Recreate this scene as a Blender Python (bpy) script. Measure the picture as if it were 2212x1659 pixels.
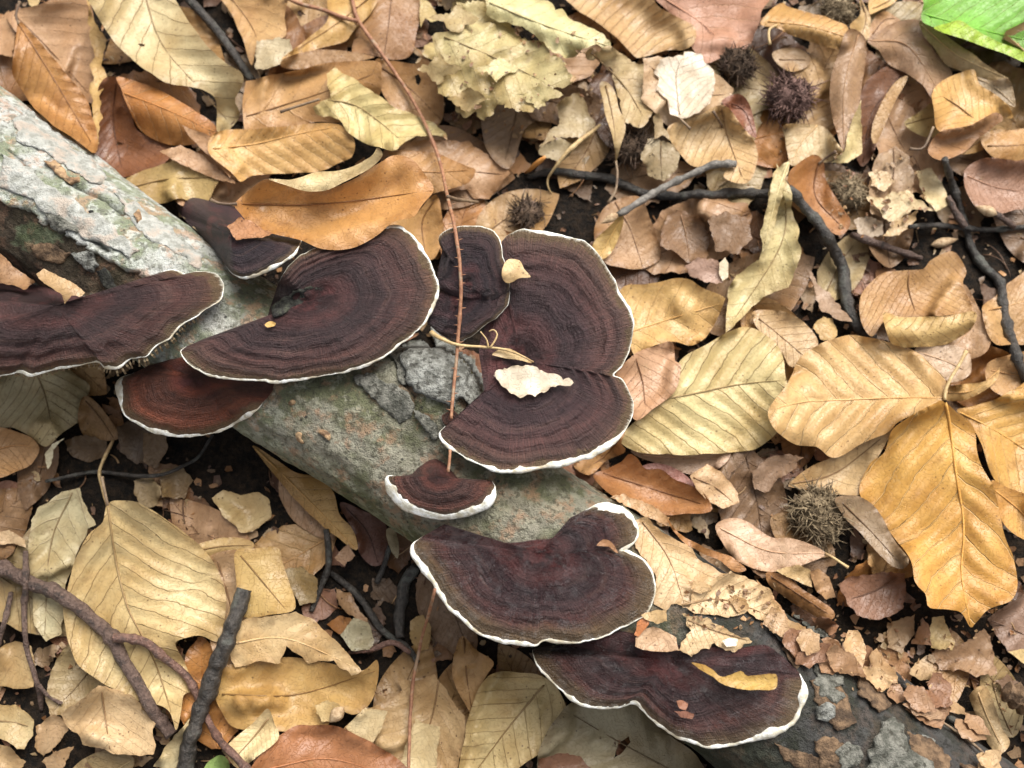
import bpy, math, random
import numpy as np
from mathutils import Vector
from mathutils.geometry import delaunay_2d_cdt

random.seed(7); RNG = np.random.default_rng(7)
for o in list(bpy.data.objects): bpy.data.objects.remove(o)
SC = bpy.context.scene; COL = SC.collection

# ------------------------------------------------------------------ camera, sky, sun, exposure
TILT = math.radians(13.0)          # camera leans a little forward from straight down
FPX = 2125.0                       # focal length in layout pixels (layout is 2212 x 1659)
U = 0.0001627                      # metres per layout pixel on the ground in the middle of the frame
D = FPX * U
cam = bpy.data.cameras.new('camera'); camo = bpy.data.objects.new('camera', cam); COL.objects.link(camo)
camo.location = (0, -D * math.sin(TILT), D * math.cos(TILT)); camo.rotation_euler = (TILT, 0, 0)
cam.sensor_width = 36; cam.lens = 36 * FPX / 2212.0
cam.clip_start = 0.005; cam.clip_end = 200
SC.camera = camo
cam.dof.use_dof = True; cam.dof.focus_distance = D - 0.042; cam.dof.aperture_fstop = 12.0     # a phone's small aperture: the deepest gaps are just soft

SUN_EL = math.radians(50); SUN_AZ = math.radians(28)     # azimuth measured clockwise from +Y
W = bpy.data.worlds.new('World'); SC.world = W; W.use_nodes = True
wn = W.node_tree.nodes; wl = W.node_tree.links
sky = wn.new('ShaderNodeTexSky'); sky.sky_type = 'NISHITA'; sky.sun_disc = False
sky.sun_elevation = SUN_EL; sky.sun_rotation = SUN_AZ
sky.air_density = 1.0; sky.dust_density = 4.0; sky.ozone_density = 1.0
hsv = wn.new('ShaderNodeHueSaturation'); hsv.inputs['Saturation'].default_value = 0.25   # overcast: nearly white sky
wl.new(sky.outputs[0], hsv.inputs['Color']); wl.new(hsv.outputs[0], wn['Background'].inputs['Color'])
wn['Background'].inputs['Strength'].default_value = 0.075
sun = bpy.data.lights.new('sun', 'SUN'); sun.energy = 2.0; sun.angle = math.radians(45); sun.color = (1.0, 0.97, 0.92)
suno = bpy.data.objects.new('sun', sun); COL.objects.link(suno)
sd = Vector((math.sin(SUN_AZ) * math.cos(SUN_EL), math.cos(SUN_AZ) * math.cos(SUN_EL), math.sin(SUN_EL)))
suno.rotation_euler = sd.to_track_quat('Z', 'Y').to_euler(); suno.location = sd * 2
SC.view_settings.view_transform = 'Standard'; SC.view_settings.look = 'None'
SC.view_settings.gamma = 1.0; SC.view_settings.exposure = 1.36
SC.render.engine = 'CYCLES'; SC.cycles.max_bounces = 5; SC.cycles.diffuse_bounces = 2; SC.cycles.glossy_bounces = 2; SC.cycles.transmission_bounces = 2; SC.cycles.transparent_max_bounces = 2; SC.render.resolution_x = 1024; SC.render.resolution_y = 768

# ------------------------------------------------------------------ layout: ray through a layout pixel, cut at height z (metres)
CAMP = np.array(camo.location); XC = np.array([1.0, 0, 0])
YC = np.array([0, math.cos(TILT), math.sin(TILT)]); FW = np.array([0, math.sin(TILT), -math.cos(TILT)])
def P(u, v, z):
    u = np.asarray(u, float); v = np.asarray(v, float); z = np.asarray(z, float)
    d = ((u - 1106.0) / FPX)[..., None] * XC - ((v - 829.5) / FPX)[..., None] * YC + FW
    t = (z - CAMP[2]) / d[..., 2]
    return CAMP + d * t[..., None]
def unP(p):
    q = p - CAMP; w = q @ FW
    return 1106.0 + FPX * (q @ XC) / w, 829.5 - FPX * (q @ YC) / w
MM = 0.001

# heights of whatever lies on top so far, kept on a grid of layout pixels
G = 8; U0, V0, NU, NV = -240, -240, 337, 268
GU = U0 + G * np.arange(NU); GV = V0 + G * np.arange(NV)
GUU, GVV = np.meshgrid(GU, GV)
def bil(H, u, v):
    x = np.clip((np.asarray(u, float) - U0) / G, 0, NU - 1.001); y = np.clip((np.asarray(v, float) - V0) / G, 0, NV - 1.001)
    i = x.astype(int); j = y.astype(int); fx = x - i; fy = y - j
    return (H[j, i] * (1 - fx) + H[j, i + 1] * fx) * (1 - fy) + (H[j + 1, i] * (1 - fx) + H[j + 1, i + 1] * fx) * fy
def big(H, u, v):
    x = np.clip((np.asarray(u, float) - U0) / G, 0, NU - 1.001); y = np.clip((np.asarray(v, float) - V0) / G, 0, NV - 1.001)
    i = x.astype(int); j = y.astype(int)
    return np.maximum(np.maximum(H[j, i], H[j, i + 1]), np.maximum(H[j + 1, i], H[j + 1, i + 1]))

# smooth lattice noise in numpy
_perm = RNG.random((64, 64, 64))
def vnoise(x, y, z=0.0):
    x, y, z = np.broadcast_arrays(np.asarray(x, float), np.asarray(y, float), np.asarray(z, float))
    i = np.floor(x).astype(int); j = np.floor(y).astype(int); k = np.floor(z).astype(int)
    f = x - i; g = y - j; h = z - k
    f = f * f * (3 - 2 * f); g = g * g * (3 - 2 * g); h = h * h * (3 - 2 * h); r = 0
    for a in (0, 1):
        for b in (0, 1):
            for c in (0, 1):
                r = r + _perm[(i + a) % 64, (j + b) % 64, (k + c) % 64] * (f if a else 1 - f) * (g if b else 1 - g) * (h if c else 1 - h)
    return r * 2 - 1
def fbm(x, y, z=0.0, n=4):
    s = 0; a = 1.0
    for q in range(n):
        s = s + a * vnoise(x * 2 ** q + 7.3 * q, y * 2 ** q + 3.1 * q, np.asarray(z) * 2 ** q); a *= 0.5
    return s

# ------------------------------------------------------------------ node helpers and materials
class NT:
    def __init__(s, name):
        s.m = bpy.data.materials.new(name); s.m.use_nodes = True; s.t = s.m.node_tree; s.n = s.t.nodes; s.n.clear()
        s.out = s.n.new('ShaderNodeOutputMaterial')
    def L(s, a, b): s.t.links.new(a, b)
    def put(s, inp, v):
        if isinstance(v, bpy.types.NodeSocket): s.L(v, inp)
        else: inp.default_value = v
    def math(s, op, a, b=0.0, c=0.0, clamp=False):
        n = s.n.new('ShaderNodeMath'); n.operation = op; n.use_clamp = clamp
        s.put(n.inputs[0], a); s.put(n.inputs[1], b); s.put(n.inputs[2], c); return n.outputs[0]
    def rng(s, v, a, b, c=0.0, d=1.0):
        n = s.n.new('ShaderNodeMapRange'); n.interpolation_type = 'SMOOTHSTEP'; s.put(n.inputs['Value'], v)
        for k, q in zip(('From Min', 'From Max', 'To Min', 'To Max'), (a, b, c, d)): s.put(n.inputs[k], q)
        return n.outputs[0]
    def mix(s, f, a, b, mode='MIX'):
        n = s.n.new('ShaderNodeMix'); n.data_type = 'RGBA'; n.blend_type = mode
        s.put(n.inputs[0], f); 
        for k, q in ((6, a), (7, b)): s.put(n.inputs[k], q if isinstance(q, bpy.types.NodeSocket) else (*q, 1.0) if len(q) == 3 else q)
        return n.outputs[2]
    def attr(s, name, out='Fac'):
        n = s.n.new('ShaderNodeAttribute'); n.attribute_name = name; return n.outputs[out]
    def noise(s, vec, scale, detail=3.0, rough=0.55, dist=0.0):
        n = s.n.new('ShaderNodeTexNoise'); s.put(n.inputs['Vector'], vec); n.inputs['Scale'].default_value = scale
        n.inputs['Detail'].default_value = detail; n.inputs['Roughness'].default_value = rough; n.inputs['Distortion'].default_value = dist
        return n.outputs['Fac']
    def voro(s, vec, scale, feature='F1', out='Distance'):
        n = s.n.new('ShaderNodeTexVoronoi'); n.feature = feature; s.put(n.inputs['Vector'], vec); n.inputs['Scale'].default_value = scale
        return n.outputs[out]
    def obj(s):
        return s.n.new('ShaderNodeTexCoord').outputs['Object']
    def vmul(s, v, k):
        n = s.n.new('ShaderNodeVectorMath'); n.operation = 'MULTIPLY'; s.put(n.inputs[0], v); n.inputs[1].default_value = k; return n.outputs[0]
    def vadd(s, v, w):
        n = s.n.new('ShaderNodeVectorMath'); n.operation = 'ADD'; s.put(n.inputs[0], v); s.put(n.inputs[1], w); return n.outputs[0]
    def comb(s, x, y, z):
        n = s.n.new('ShaderNodeCombineXYZ')
        for k, q in enumerate((x, y, z)): s.put(n.inputs[k], q)
        return n.outputs[0]
    def sep(s, v):
        n = s.n.new('ShaderNodeSeparateXYZ'); s.L(v, n.inputs[0]); return n.outputs
    def bump(s, h, strength, dist, nrm=None):
        n = s.n.new('ShaderNodeBump'); n.inputs['Strength'].default_value = strength; n.inputs['Distance'].default_value = dist
        s.put(n.inputs['Height'], h)
        if nrm is not None: s.L(nrm, n.inputs['Normal'])
        return n.outputs[0]
    def bsdf(s, col, rough, nrm=None, spec=0.4, sheen=0.0):
        b = s.n.new('ShaderNodeBsdfPrincipled'); s.put(b.inputs['Base Color'], col if isinstance(col, bpy.types.NodeSocket) else (*col, 1))
        s.put(b.inputs['Roughness'], rough); s.put(b.inputs['Specular IOR Level'], spec)
        if sheen: b.inputs['Sheen Weight'].default_value = sheen; b.inputs['Sheen Roughness'].default_value = 0.4
        if nrm is not None: s.L(nrm, b.inputs['Normal'])
        return b.outputs[0]
    def done(s, sh):
        s.L(sh, s.out.inputs['Surface']); return s.m

def leaf_mat():
    t = NT('dry_leaf'); L = t.attr('luv', 'Vector'); a, b, r = t.sep(L)
    c = t.attr('col', 'Color'); al = t.attr('col', 'Alpha'); edge = t.attr('edge')
    vec = t.vadd(t.obj(), t.comb(r, t.math('MULTIPLY', r, 1.7), 0.0))
    # side veins leaving the midrib at an angle, alternating left and right
    ab = t.math('ABSOLUTE', b); sg = t.math('SIGN', b)
    wob = t.math('MULTIPLY', t.math('SUBTRACT', t.noise(vec, 70, 3), 0.5), 0.75)
    ph = t.math('ADD', t.math('ADD', t.math('SUBTRACT', a, t.math('MULTIPLY', ab, 0.95)), t.math('MULTIPLY', sg, 0.22)), wob)
    fr = t.math('ABSOLUTE', t.math('SUBTRACT', t.math('FRACT', ph), 0.5))          # 0 on a vein
    vein = t.rng(fr, 0.0, 0.042, 1.0, 0.0)
    soft = t.rng(fr, 0.0, 0.30, 1.0, 0.0)
    big = t.noise(vec, 45, 3, 0.6); med = t.noise(vec, 170, 4, 0.65); fin = t.noise(vec, 900, 3, 0.6)
    netl = t.rng(t.math('ABSOLUTE', t.math('SUBTRACT', t.noise(vec, 650, 1, 0.5), 0.5)), 0.0, 0.03, 1.0, 0.0)
    # base tint, blotched; browner blotches and paler, papery ones; dark specks
    col = t.mix(t.rng(big, 0.35, 0.75), t.mix(1.0, c, (1.16, 1.16, 1.18), 'MULTIPLY'), t.mix(1.0, c, (0.84, 0.71, 0.55), 'MULTIPLY'))
    col = t.mix(t.rng(med, 0.55, 0.70, 0.0, 0.42), col, t.mix(1.0, c, (0.50, 0.40, 0.32), 'MULTIPLY'))
    col = t.mix(t.rng(med, 0.40, 0.22, 0.0, 0.45), col, t.mix(0.5, c, (0.62, 0.48, 0.26)))
    col = t.mix(t.rng(t.math('ADD', edge, t.math('MULTIPLY', t.math('SUBTRACT', med, 0.5), 0.5)), 0.0, 0.30, 0.5, 0.0), col, t.mix(1.0, c, (0.55, 0.42, 0.30), 'MULTIPLY'))
    col = t.mix(t.math('MULTIPLY', fin, 0.32), col, t.mix(1.0, c, (0.55, 0.48, 0.40), 'MULTIPLY'))
    spk = t.rng(t.voro(vec, 420), 0.10, 0.17, 0.8, 0.0); spm = t.rng(t.noise(vec, 75, 2), 0.46, 0.58)
    col = t.mix(t.math('MULTIPLY', spk, spm), col, t.mix(1.0, c, (0.28, 0.22, 0.18), 'MULTIPLY'))
    col = t.mix(t.rng(t.noise(vec, 95, 5, 0.7), 0.57, 0.70, 0.0, 0.42), col, t.mix(1.0, c, (0.46, 0.36, 0.26), 'MULTIPLY'))
    vd = t.rng(al, 0.5, 0.0); vl = t.rng(al, 0.5, 1.0)
    col = t.mix(t.math('MULTIPLY', soft, t.math('MULTIPLY', vd, 0.16)), col, t.mix(1.0, c, (0.6, 0.48, 0.36), 'MULTIPLY'))
    col = t.mix(t.math('MULTIPLY', vein, t.math('MULTIPLY', vd, 0.72)), col, t.mix(1.0, c, (0.36, 0.27, 0.2), 'MULTIPLY'))
    col = t.mix(t.math('MULTIPLY', vein, t.math('MULTIPLY', vl, 0.75)), col, t.mix(0.6, c, (0.80, 0.60, 0.34)))
    col = t.mix(t.math('MULTIPLY', netl, 0.16), col, t.mix(1.0, c, (0.5, 0.4, 0.32), 'MULTIPLY'))
    h = t.math('ADD', t.math('MULTIPLY', fin, 0.22), t.math('MULTIPLY', med, 0.5))
    h = t.math('ADD', h, t.math('MULTIPLY', vein, t.math('SUBTRACT', t.math('MULTIPLY', al, 1.4), 0.6)))
    h = t.math('SUBTRACT', h, t.math('MULTIPLY', netl, 0.18))
    nr = t.bump(h, 0.9, 0.00060)
    pr = t.bsdf(col, t.rng(med, 0.3, 0.7, 0.34, 0.60), nr, 0.5)
    tr = t.n.new('ShaderNodeBsdfTranslucent'); t.L(col, tr.inputs['Color']); t.L(nr, tr.inputs['Normal'])
    ms = t.n.new('ShaderNodeMixShader'); ms.inputs[0].default_value = 0.16; t.L(pr, ms.inputs[1]); t.L(tr.outputs[0], ms.inputs[2])
    return t.done(ms.outputs[0])

def cap_mat():
    t = NT('fungus_cap'); L = t.attr('luv', 'Vector'); tt, ang, r = t.sep(L); k = t.attr('wet')
    o = t.vadd(t.obj(), t.comb(r, 0.0, r))
    tint = t.attr('col', 'Color')
    wob = t.math('MULTIPLY', t.math('SUBTRACT', t.noise(o, 55, 3), 0.5), 0.16)
    ti = t.math('ADD', tt, wob)
    rad = t.noise(t.comb(t.math('MULTIPLY', ang, 1.0), t.math('MULTIPLY', tt, 7.0), r), 1.0, 3, 0.6)     # fibres running outward
    rad2 = t.noise(t.comb(t.math('MULTIPLY', ang, 0.22), t.math('MULTIPLY', tt, 3.0), r), 1.0, 3, 0.6)
    bands = t.noise(t.comb(t.math('MULTIPLY', ti, 14.0), t.math('MULTIPLY', ang, 0.012), r), 1.0, 2, 0.55)
    bands2 = t.noise(t.comb(t.math('MULTIPLY', ti, 46.0), t.math('MULTIPLY', ang, 0.03), r), 1.0, 1, 0.5)
    out = t.rng(tt, 0.28, 0.50); mg = t.attr('marg')
    cr = t.n.new('ShaderNodeValToRGB'); t.L(ti, cr.inputs[0]); e = cr.color_ramp.elements
    e[0].position = 0.0; e[0].color = (0.018, 0.012, 0.014, 1); e[1].position = 1.0; e[1].color = (0.16, 0.12, 0.078, 1)
    for p, q in ((0.16, (0.030, 0.018, 0.020)), (0.27, (0.058, 0.032, 0.033)), (0.40, (0.028, 0.020, 0.023)), (0.60, (0.044, 0.030, 0.032)),
                 (0.77, (0.068, 0.041, 0.038)), (0.88, (0.058, 0.040, 0.034)), (0.955, (0.088, 0.062, 0.042))):
        x = e.new(p); x.color = (*q, 1)
    col = t.mix(1.0, t.mix(1.0, cr.outputs[0], (1.0, 0.84, 0.76), 'MULTIPLY'), tint, 'MULTIPLY')
    col = t.mix(t.math('MULTIPLY', t.rng(bands, 0.38, 0.62, 0.5, 0.0), out), col, t.mix(1.0, col, (0.42, 0.42, 0.48), 'MULTIPLY'))
    col = t.mix(t.math('MULTIPLY', t.rng(bands, 0.55, 0.75, 0.0, 0.4), out), col, (0.095, 0.054, 0.043))
    col = t.mix(t.math('MULTIPLY', t.rng(bands2, 0.40, 0.65, 0.20, 0.0), out), col, t.mix(1.0, col, (0.5, 0.48, 0.5), 'MULTIPLY'))
    col = t.mix(t.rng(rad, 0.42, 0.68, 0.0, 0.6), col, t.mix(1.0, col, (1.75, 1.6, 1.55), 'MULTIPLY'))
    col = t.mix(t.rng(rad2, 0.55, 0.75, 0.0, 0.35), col, (0.075, 0.046, 0.040))
    pat = t.noise(o, 160, 4, 0.65)
    col = t.mix(t.rng(pat, 0.58, 0.74, 0.0, 0.7), col, t.mix(1.0, col, (0.35, 0.33, 0.36), 'MULTIPLY'))
    mz = t.rng(t.math('ADD', tt, t.math('MULTIPLY', t.math('SUBTRACT', pat, 0.5), 0.25)), t.math('SUBTRACT', 0.94, t.math('MULTIPLY', mg, 0.16)), 0.96)
    col = t.mix(t.math('MULTIPLY', mz, 0.85), col, t.mix(rad, (0.060, 0.036, 0.018), (0.16, 0.105, 0.052)))
    core = t.rng(tt, 0.42, 0.16); rp = t.rng(t.noise(o, 120, 4, 0.6), 0.50, 0.64)
    col = t.mix(t.math('MULTIPLY', t.math('MULTIPLY', core, rp), 0.7), col, (0.115, 0.036, 0.034))
    fz = t.rng(t.math('ADD', tt, t.math('MULTIPLY', t.math('SUBTRACT', rad, 0.5), 0.06)), 0.978, 1.0)
    col = t.mix(t.math('MULTIPLY', fz, 0.8), col, (0.50, 0.47, 0.38))
    h = t.math('ADD', t.math('MULTIPLY', rad, 0.9), t.math('MULTIPLY', t.noise(o, 1100, 4, 0.75), 1.3))
    h = t.math('ADD', h, t.math('MULTIPLY', bands2, 0.9)); h = t.math('ADD', h, t.math('MULTIPLY', pat, 0.8))
    nr = t.bump(h, 1.0, 0.0009)
    dry = t.rng(t.noise(o, 210, 3, 0.6), 0.42, 0.60, 0.16, 0.70)
    ro = t.n.new('ShaderNodeMix'); t.L(k, ro.inputs[0]); ro.inputs[2].default_value = 0.5; t.L(dry, ro.inputs[3])
    sh = t.bsdf(col, ro.outputs[0], nr, 0.4); b = sh.node      # wet film on some caps
    t.L(t.math('MULTIPLY', k, t.rng(t.noise(o, 260, 3, 0.6), 0.50, 0.60)), b.inputs['Coat Weight']); b.inputs['Coat Roughness'].default_value = 0.12; t.L(nr, b.inputs['Coat Normal'])
    return t.done(sh)

def rim_mat():
    t = NT('fungus_rim'); o = t.obj(); n = t.noise(o, 420, 4, 0.65); m = t.noise(o, 90, 3)
    c = t.mix(t.rng(n, 0.35, 0.65), (0.52, 0.48, 0.37), (0.90, 0.90, 0.85))
    c = t.mix(t.rng(m, 0.50, 0.66, 0.0, 0.75), c, (0.36, 0.29, 0.18))
    return t.done(t.bsdf(c, 0.8, t.bump(n, 0.8, 0.0006), 0.2))

def noise_mat(name, c1, c2, sc=300, c3=None, rough=0.75, bs=0.0006, spec=0.3, sc3=80, f3=0.8, b2=1500):
    t = NT(name); o = t.obj(); n = t.noise(o, sc, 5, 0.65)
    c = t.mix(t.rng(n, 0.35, 0.66), c1, c2)
    if c3 is not None: c = t.mix(t.rng(t.noise(o, sc3, 4, 0.6), 0.52, 0.64, 0.0, f3), c, c3)
    h = t.math('ADD', n, t.math('MULTIPLY', t.noise(o, b2, 3, 0.7), 0.5))
    return t.done(t.bsdf(c, rough, t.bump(h, 0.9, bs), spec))

def log_mat():
    t = NT('beech_bark'); o = t.obj(); c = t.attr('col', 'Color')
    n1 = t.noise(o, 60, 4, 0.6); n2 = t.noise(t.vadd(o, (3.1, 1.2, 0.4)), 130, 5, 0.65); n3 = t.noise(o, 520, 4, 0.7); n4 = t.noise(t.vadd(o, (7.7, 2.2, 5.4)), 240, 4, 0.6)
    col = t.mix(t.rng(n1, 0.40, 0.60), t.mix(1.0, c, (1.2, 1.2, 1.22), 'MULTIPLY'), t.mix(1.0, c, (0.58, 0.64, 0.46), 'MULTIPLY'))
    al = t.attr('col', 'Alpha')
    col = t.mix(t.math('MULTIPLY', t.rng(n2, 0.49, 0.60), t.math('MULTIPLY', al, 0.62)), col, t.mix(1.0, t.mix(0.5, c, (0.30, 0.30, 0.30)), (1.35, 0.80, 0.52), 'MULTIPLY'))
    col = t.mix(t.rng(n4, 0.51, 0.62, 0.0, 0.6), col, t.mix(1.0, c, (1.55, 1.6, 1.6), 'MULTIPLY'))
    col = t.mix(t.rng(n3, 0.50, 0.62, 0.0, 0.75), col, t.mix(1.0, c, (0.38, 0.38, 0.33), 'MULTIPLY'))
    dots = t.rng(t.voro(o, 260), 0.10, 0.16, 0.85, 0.0); dm = t.rng(t.noise(o, 45, 2), 0.50, 0.60)
    col = t.mix(t.math('MULTIPLY', dots, dm), col, (0.025, 0.025, 0.02))
    h = t.math('ADD', t.math('MULTIPLY', n3, 0.9), t.math('ADD', t.math('MULTIPLY', n2, 1.0), t.math('MULTIPLY', t.noise(o, 1800, 3, 0.7), 0.5)))
    return t.done(t.bsdf(col, 0.72, t.bump(h, 1.0, 0.0022), 0.3))

M = {}
M['leaf'] = leaf_mat(); M['cap'] = cap_mat(); M['rim'] = rim_mat(); M['log'] = log_mat()
M['soil'] = noise_mat('soil', (0.006, 0.005, 0.004), (0.024, 0.016, 0.010), 260, (0.045, 0.028, 0.016), 0.9, 0.003, 0.2, 500, 0.5)
M['pore'] = noise_mat('fungus_pores', (0.20, 0.14, 0.08), (0.36, 0.28, 0.17), 700, (0.10, 0.06, 0.04), 0.85, 0.0012, 0.2)
M['twig_dark'] = noise_mat('twig_bark_dark', (0.018, 0.015, 0.012), (0.062, 0.052, 0.043), 420, (0.11, 0.115, 0.095), 0.5, 0.0012, 0.45, 160, 0.5)
M['twig_brown'] = noise_mat('twig_bark_brown', (0.075, 0.045, 0.034), (0.15, 0.098, 0.075), 800, (0.035, 0.025, 0.020), 0.5, 0.0014, 0.45, 260, 0.8)
M['twig_grey'] = noise_mat('twig_bark_grey', (0.10, 0.090, 0.075), (0.24, 0.215, 0.185), 520, (0.050, 0.042, 0.038), 0.62, 0.0006, 0.4, 260, 0.7)
M['twig_red'] = noise_mat('twig_bark_red', (0.10, 0.050, 0.036), (0.20, 0.110, 0.080), 800, (0.055, 0.034, 0.028), 0.45, 0.0010, 0.45, 260, 0.7)
M['bramble'] = noise_mat('bramble_bark', (0.20, 0.085, 0.045), (0.34, 0.17, 0.09), 500, (0.30, 0.24, 0.16), 0.6, 0.0003, 0.35, 160, 0.6)
M['stalk'] = noise_mat('leaf_stalk', (0.40, 0.27, 0.12), (0.56, 0.41, 0.21), 700, (0.25, 0.15, 0.07), 0.6, 0.0002)
M['stalk_dark'] = noise_mat('leaf_stalk_dark', (0.15, 0.10, 0.06), (0.26, 0.185, 0.115), 700, (0.09, 0.055, 0.035), 0.6, 0.0002)
M['bud'] = noise_mat('bud_scales', (0.30, 0.19, 0.10), (0.52, 0.38, 0.23), 600, (0.16, 0.09, 0.05), 0.55, 0.0006)
M['orange'] = noise_mat('orange_seed', (0.55, 0.22, 0.05), (0.66, 0.33, 0.10), 300, (0.5, 0.35, 0.2), 0.4, 0.0002)
M['husk_dark'] = noise_mat('husk_dark', (0.040, 0.028, 0.020), (0.13, 0.085, 0.055), 420, (0.20, 0.13, 0.10), 0.85, 0.001, 0.2, 150, 0.6)
M['husk_pale'] = noise_mat('husk_pale', (0.13, 0.095, 0.055), (0.34, 0.26, 0.16), 420, (0.08, 0.05, 0.03), 0.85, 0.001, 0.2, 200, 0.6)
M['husk_red'] = noise_mat('husk_red', (0.075, 0.042, 0.034), (0.24, 0.145, 0.12), 380, (0.035, 0.022, 0.018), 0.85, 0.001, 0.2, 120, 0.8)
M['plate_pale'] = noise_mat('bark_plate_pale', (0.12, 0.118, 0.10), (0.34, 0.34, 0.305), 330, (0.055, 0.052, 0.043), 0.8, 0.0028, 0.25, 480, 0.85)
M['plate_grey'] = noise_mat('bark_plate_grey', (0.085, 0.085, 0.068), (0.26, 0.25, 0.21), 300, (0.05, 0.047, 0.036), 0.8, 0.0028, 0.25, 420, 0.85)
M['plate_bark'] = noise_mat('bark_sheet_pale', (0.27, 0.27, 0.235), (0.50, 0.50, 0.46), 300, (0.42, 0.31, 0.23), 0.75, 0.0020, 0.25, 150, 0.6)
M['plate_tan'] = noise_mat('bark_plate_tan', (0.20, 0.115, 0.06), (0.46, 0.31, 0.17), 260, (0.08, 0.05, 0.03), 0.75, 0.001, 0.3, 420, 0.7)
M['wood_rot'] = noise_mat('rotten_wood', (0.08, 0.05, 0.03), (0.22, 0.14, 0.08), 360, (0.04, 0.028, 0.02), 0.85, 0.0015, 0.25, 120, 0.7)
M['green_rib'] = noise_mat('green_midrib', (0.30, 0.48, 0.10), (0.42, 0.58, 0.18), 500)
M['knot'] = noise_mat('bark_knot', (0.012, 0.011, 0.010), (0.045, 0.045, 0.036), 420, (0.085, 0.09, 0.06), 0.8, 0.0015, 0.25, 260, 0.5)

# ------------------------------------------------------------------ object helpers
def mesh_obj(name, verts, faces, mat, parent=None, origin=None, smooth=True, **attrs):
    me = bpy.data.meshes.new(name); verts = np.asarray(verts, float)
    if origin is None: origin = np.array([verts[:, 0].mean(), verts[:, 1].mean(), verts[:, 2].min()])
    if len(faces) and isinstance(faces, np.ndarray):
        fa = faces
        me.vertices.add(len(verts)); me.vertices.foreach_set('co', (verts - origin).ravel())
        me.loops.add(fa.size); me.loops.foreach_set('vertex_index', fa.ravel().astype(np.int32))
        me.polygons.add(len(fa)); me.polygons.foreach_set('loop_start', np.arange(0, fa.size, fa.shape[1], dtype=np.int32))
        me.update(calc_edges=True)
    else:
        me.from_pydata((verts - origin).tolist(), [], faces)
    for k, a in attrs.items():
        a = np.asarray(a, np.float32)
        if a.ndim == 1: me.attributes.new(k, 'FLOAT', 'POINT').data.foreach_set('value', a)
        elif a.shape[1] == 3: me.attributes.new(k, 'FLOAT_VECTOR', 'POINT').data.foreach_set('vector', a.ravel())
        else: me.attributes.new(k, 'FLOAT_COLOR', 'POINT').data.foreach_set('color', a.ravel())
    me.polygons.foreach_set('use_smooth', [smooth] * len(me.polygons))
    me.materials.append(mat)
    o = bpy.data.objects.new(name, me); COL.objects.link(o)
    if parent is None: o.location = origin
    else: o.parent = parent
    return o
def org(o): return np.array(o.location) if o.parent is None else np.array(o.parent.location) if o.parent.parent is None else np.array(o.parent.parent.location)
def tag(o, label=None, cat=None, group=None, kind=None):
    if label: o['label'] = label
    if cat: o['category'] = cat
    if group: o['group'] = group
    if kind: o['kind'] = kind
    return o
def empty(name, loc):
    e = bpy.data.objects.new(name, None); e.empty_display_size = 0.01; e.location = loc; COL.objects.link(e); return e

def px(o, s):
    """points written in a 1659-pixel crop whose corner is o=(column,row); o=None: layout pixels"""
    if isinstance(s, str): p = np.array([[float(q) for q in w.split(',')] for w in s.split()])
    else: p = np.array(s, float)
    if o is not None: p = p * 0.3307 + np.array([548.6 * o[0], 548.6 * o[1]])
    return p
def spline(p, step=6.0, closed=False):
    p = np.asarray(p, float); n = len(p); out = []
    seg = n if closed else n - 1
    for i in range(seg):
        p1 = p[i]; p2 = p[(i + 1) % n]
        p0 = p[i - 1] if (closed or i > 0) else 2 * p1 - p2
        p3 = p[(i + 2) % n] if (closed or i < n - 2) else 2 * p2 - p1
        m = max(2, int(np.linalg.norm((p2 - p1)[:2]) / step))
        t = (np.arange(m) / m)[:, None]
        out.append(0.5 * (2 * p1 + (p2 - p0) * t + (2 * p0 - 5 * p1 + 4 * p2 - p3) * t ** 2 + (3 * p1 - p0 - 3 * p2 + p3) * t ** 3))
    if not closed: out.append(p[-1:])
    return np.vstack(out)
def inside(poly, u, v):
    x = poly[:, 0]; y = poly[:, 1]; x2 = np.roll(x, -1); y2 = np.roll(y, -1); r = np.zeros(np.shape(u), bool)
    for a, b, c, d in zip(x, y, x2, y2):
        if b == d: continue
        r ^= ((b > v) != (d > v)) & (u < (c - a) * (v - b) / (d - b) + a)
    return r
def tube(pts, rad, n=7):
    pts = np.asarray(pts, float); rad = np.broadcast_to(np.asarray(rad, float), len(pts)); tg = np.gradient(pts, axis=0)
    tg /= np.linalg.norm(tg, axis=1)[:, None] + 1e-12; up = np.array([0.13, 0.21, 0.97])
    s1 = np.cross(tg, up); s1 /= np.linalg.norm(s1, axis=1)[:, None] + 1e-12; s2 = np.cross(s1, tg)
    an = 2 * np.pi * np.arange(n) / n
    V = pts[:, None] + rad[:, None, None] * (np.cos(an)[None, :, None] * s1[:, None] + np.sin(an)[None, :, None] * s2[:, None])
    V = V.reshape(-1, 3); F = []
    for i in range(len(pts) - 1):
        for k in range(n): F.append((i * n + k, i * n + (k + 1) % n, (i + 1) * n + (k + 1) % n, (i + 1) * n + k))
    a = len(V); V = np.vstack([V, pts[0], pts[-1]])
    for k in range(n): F.append((a, (k + 1) % n, k)); F.append((a + 1, len(pts) * n - n + k, len(pts) * n - n + (k + 1) % n))
    return V, F

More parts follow.
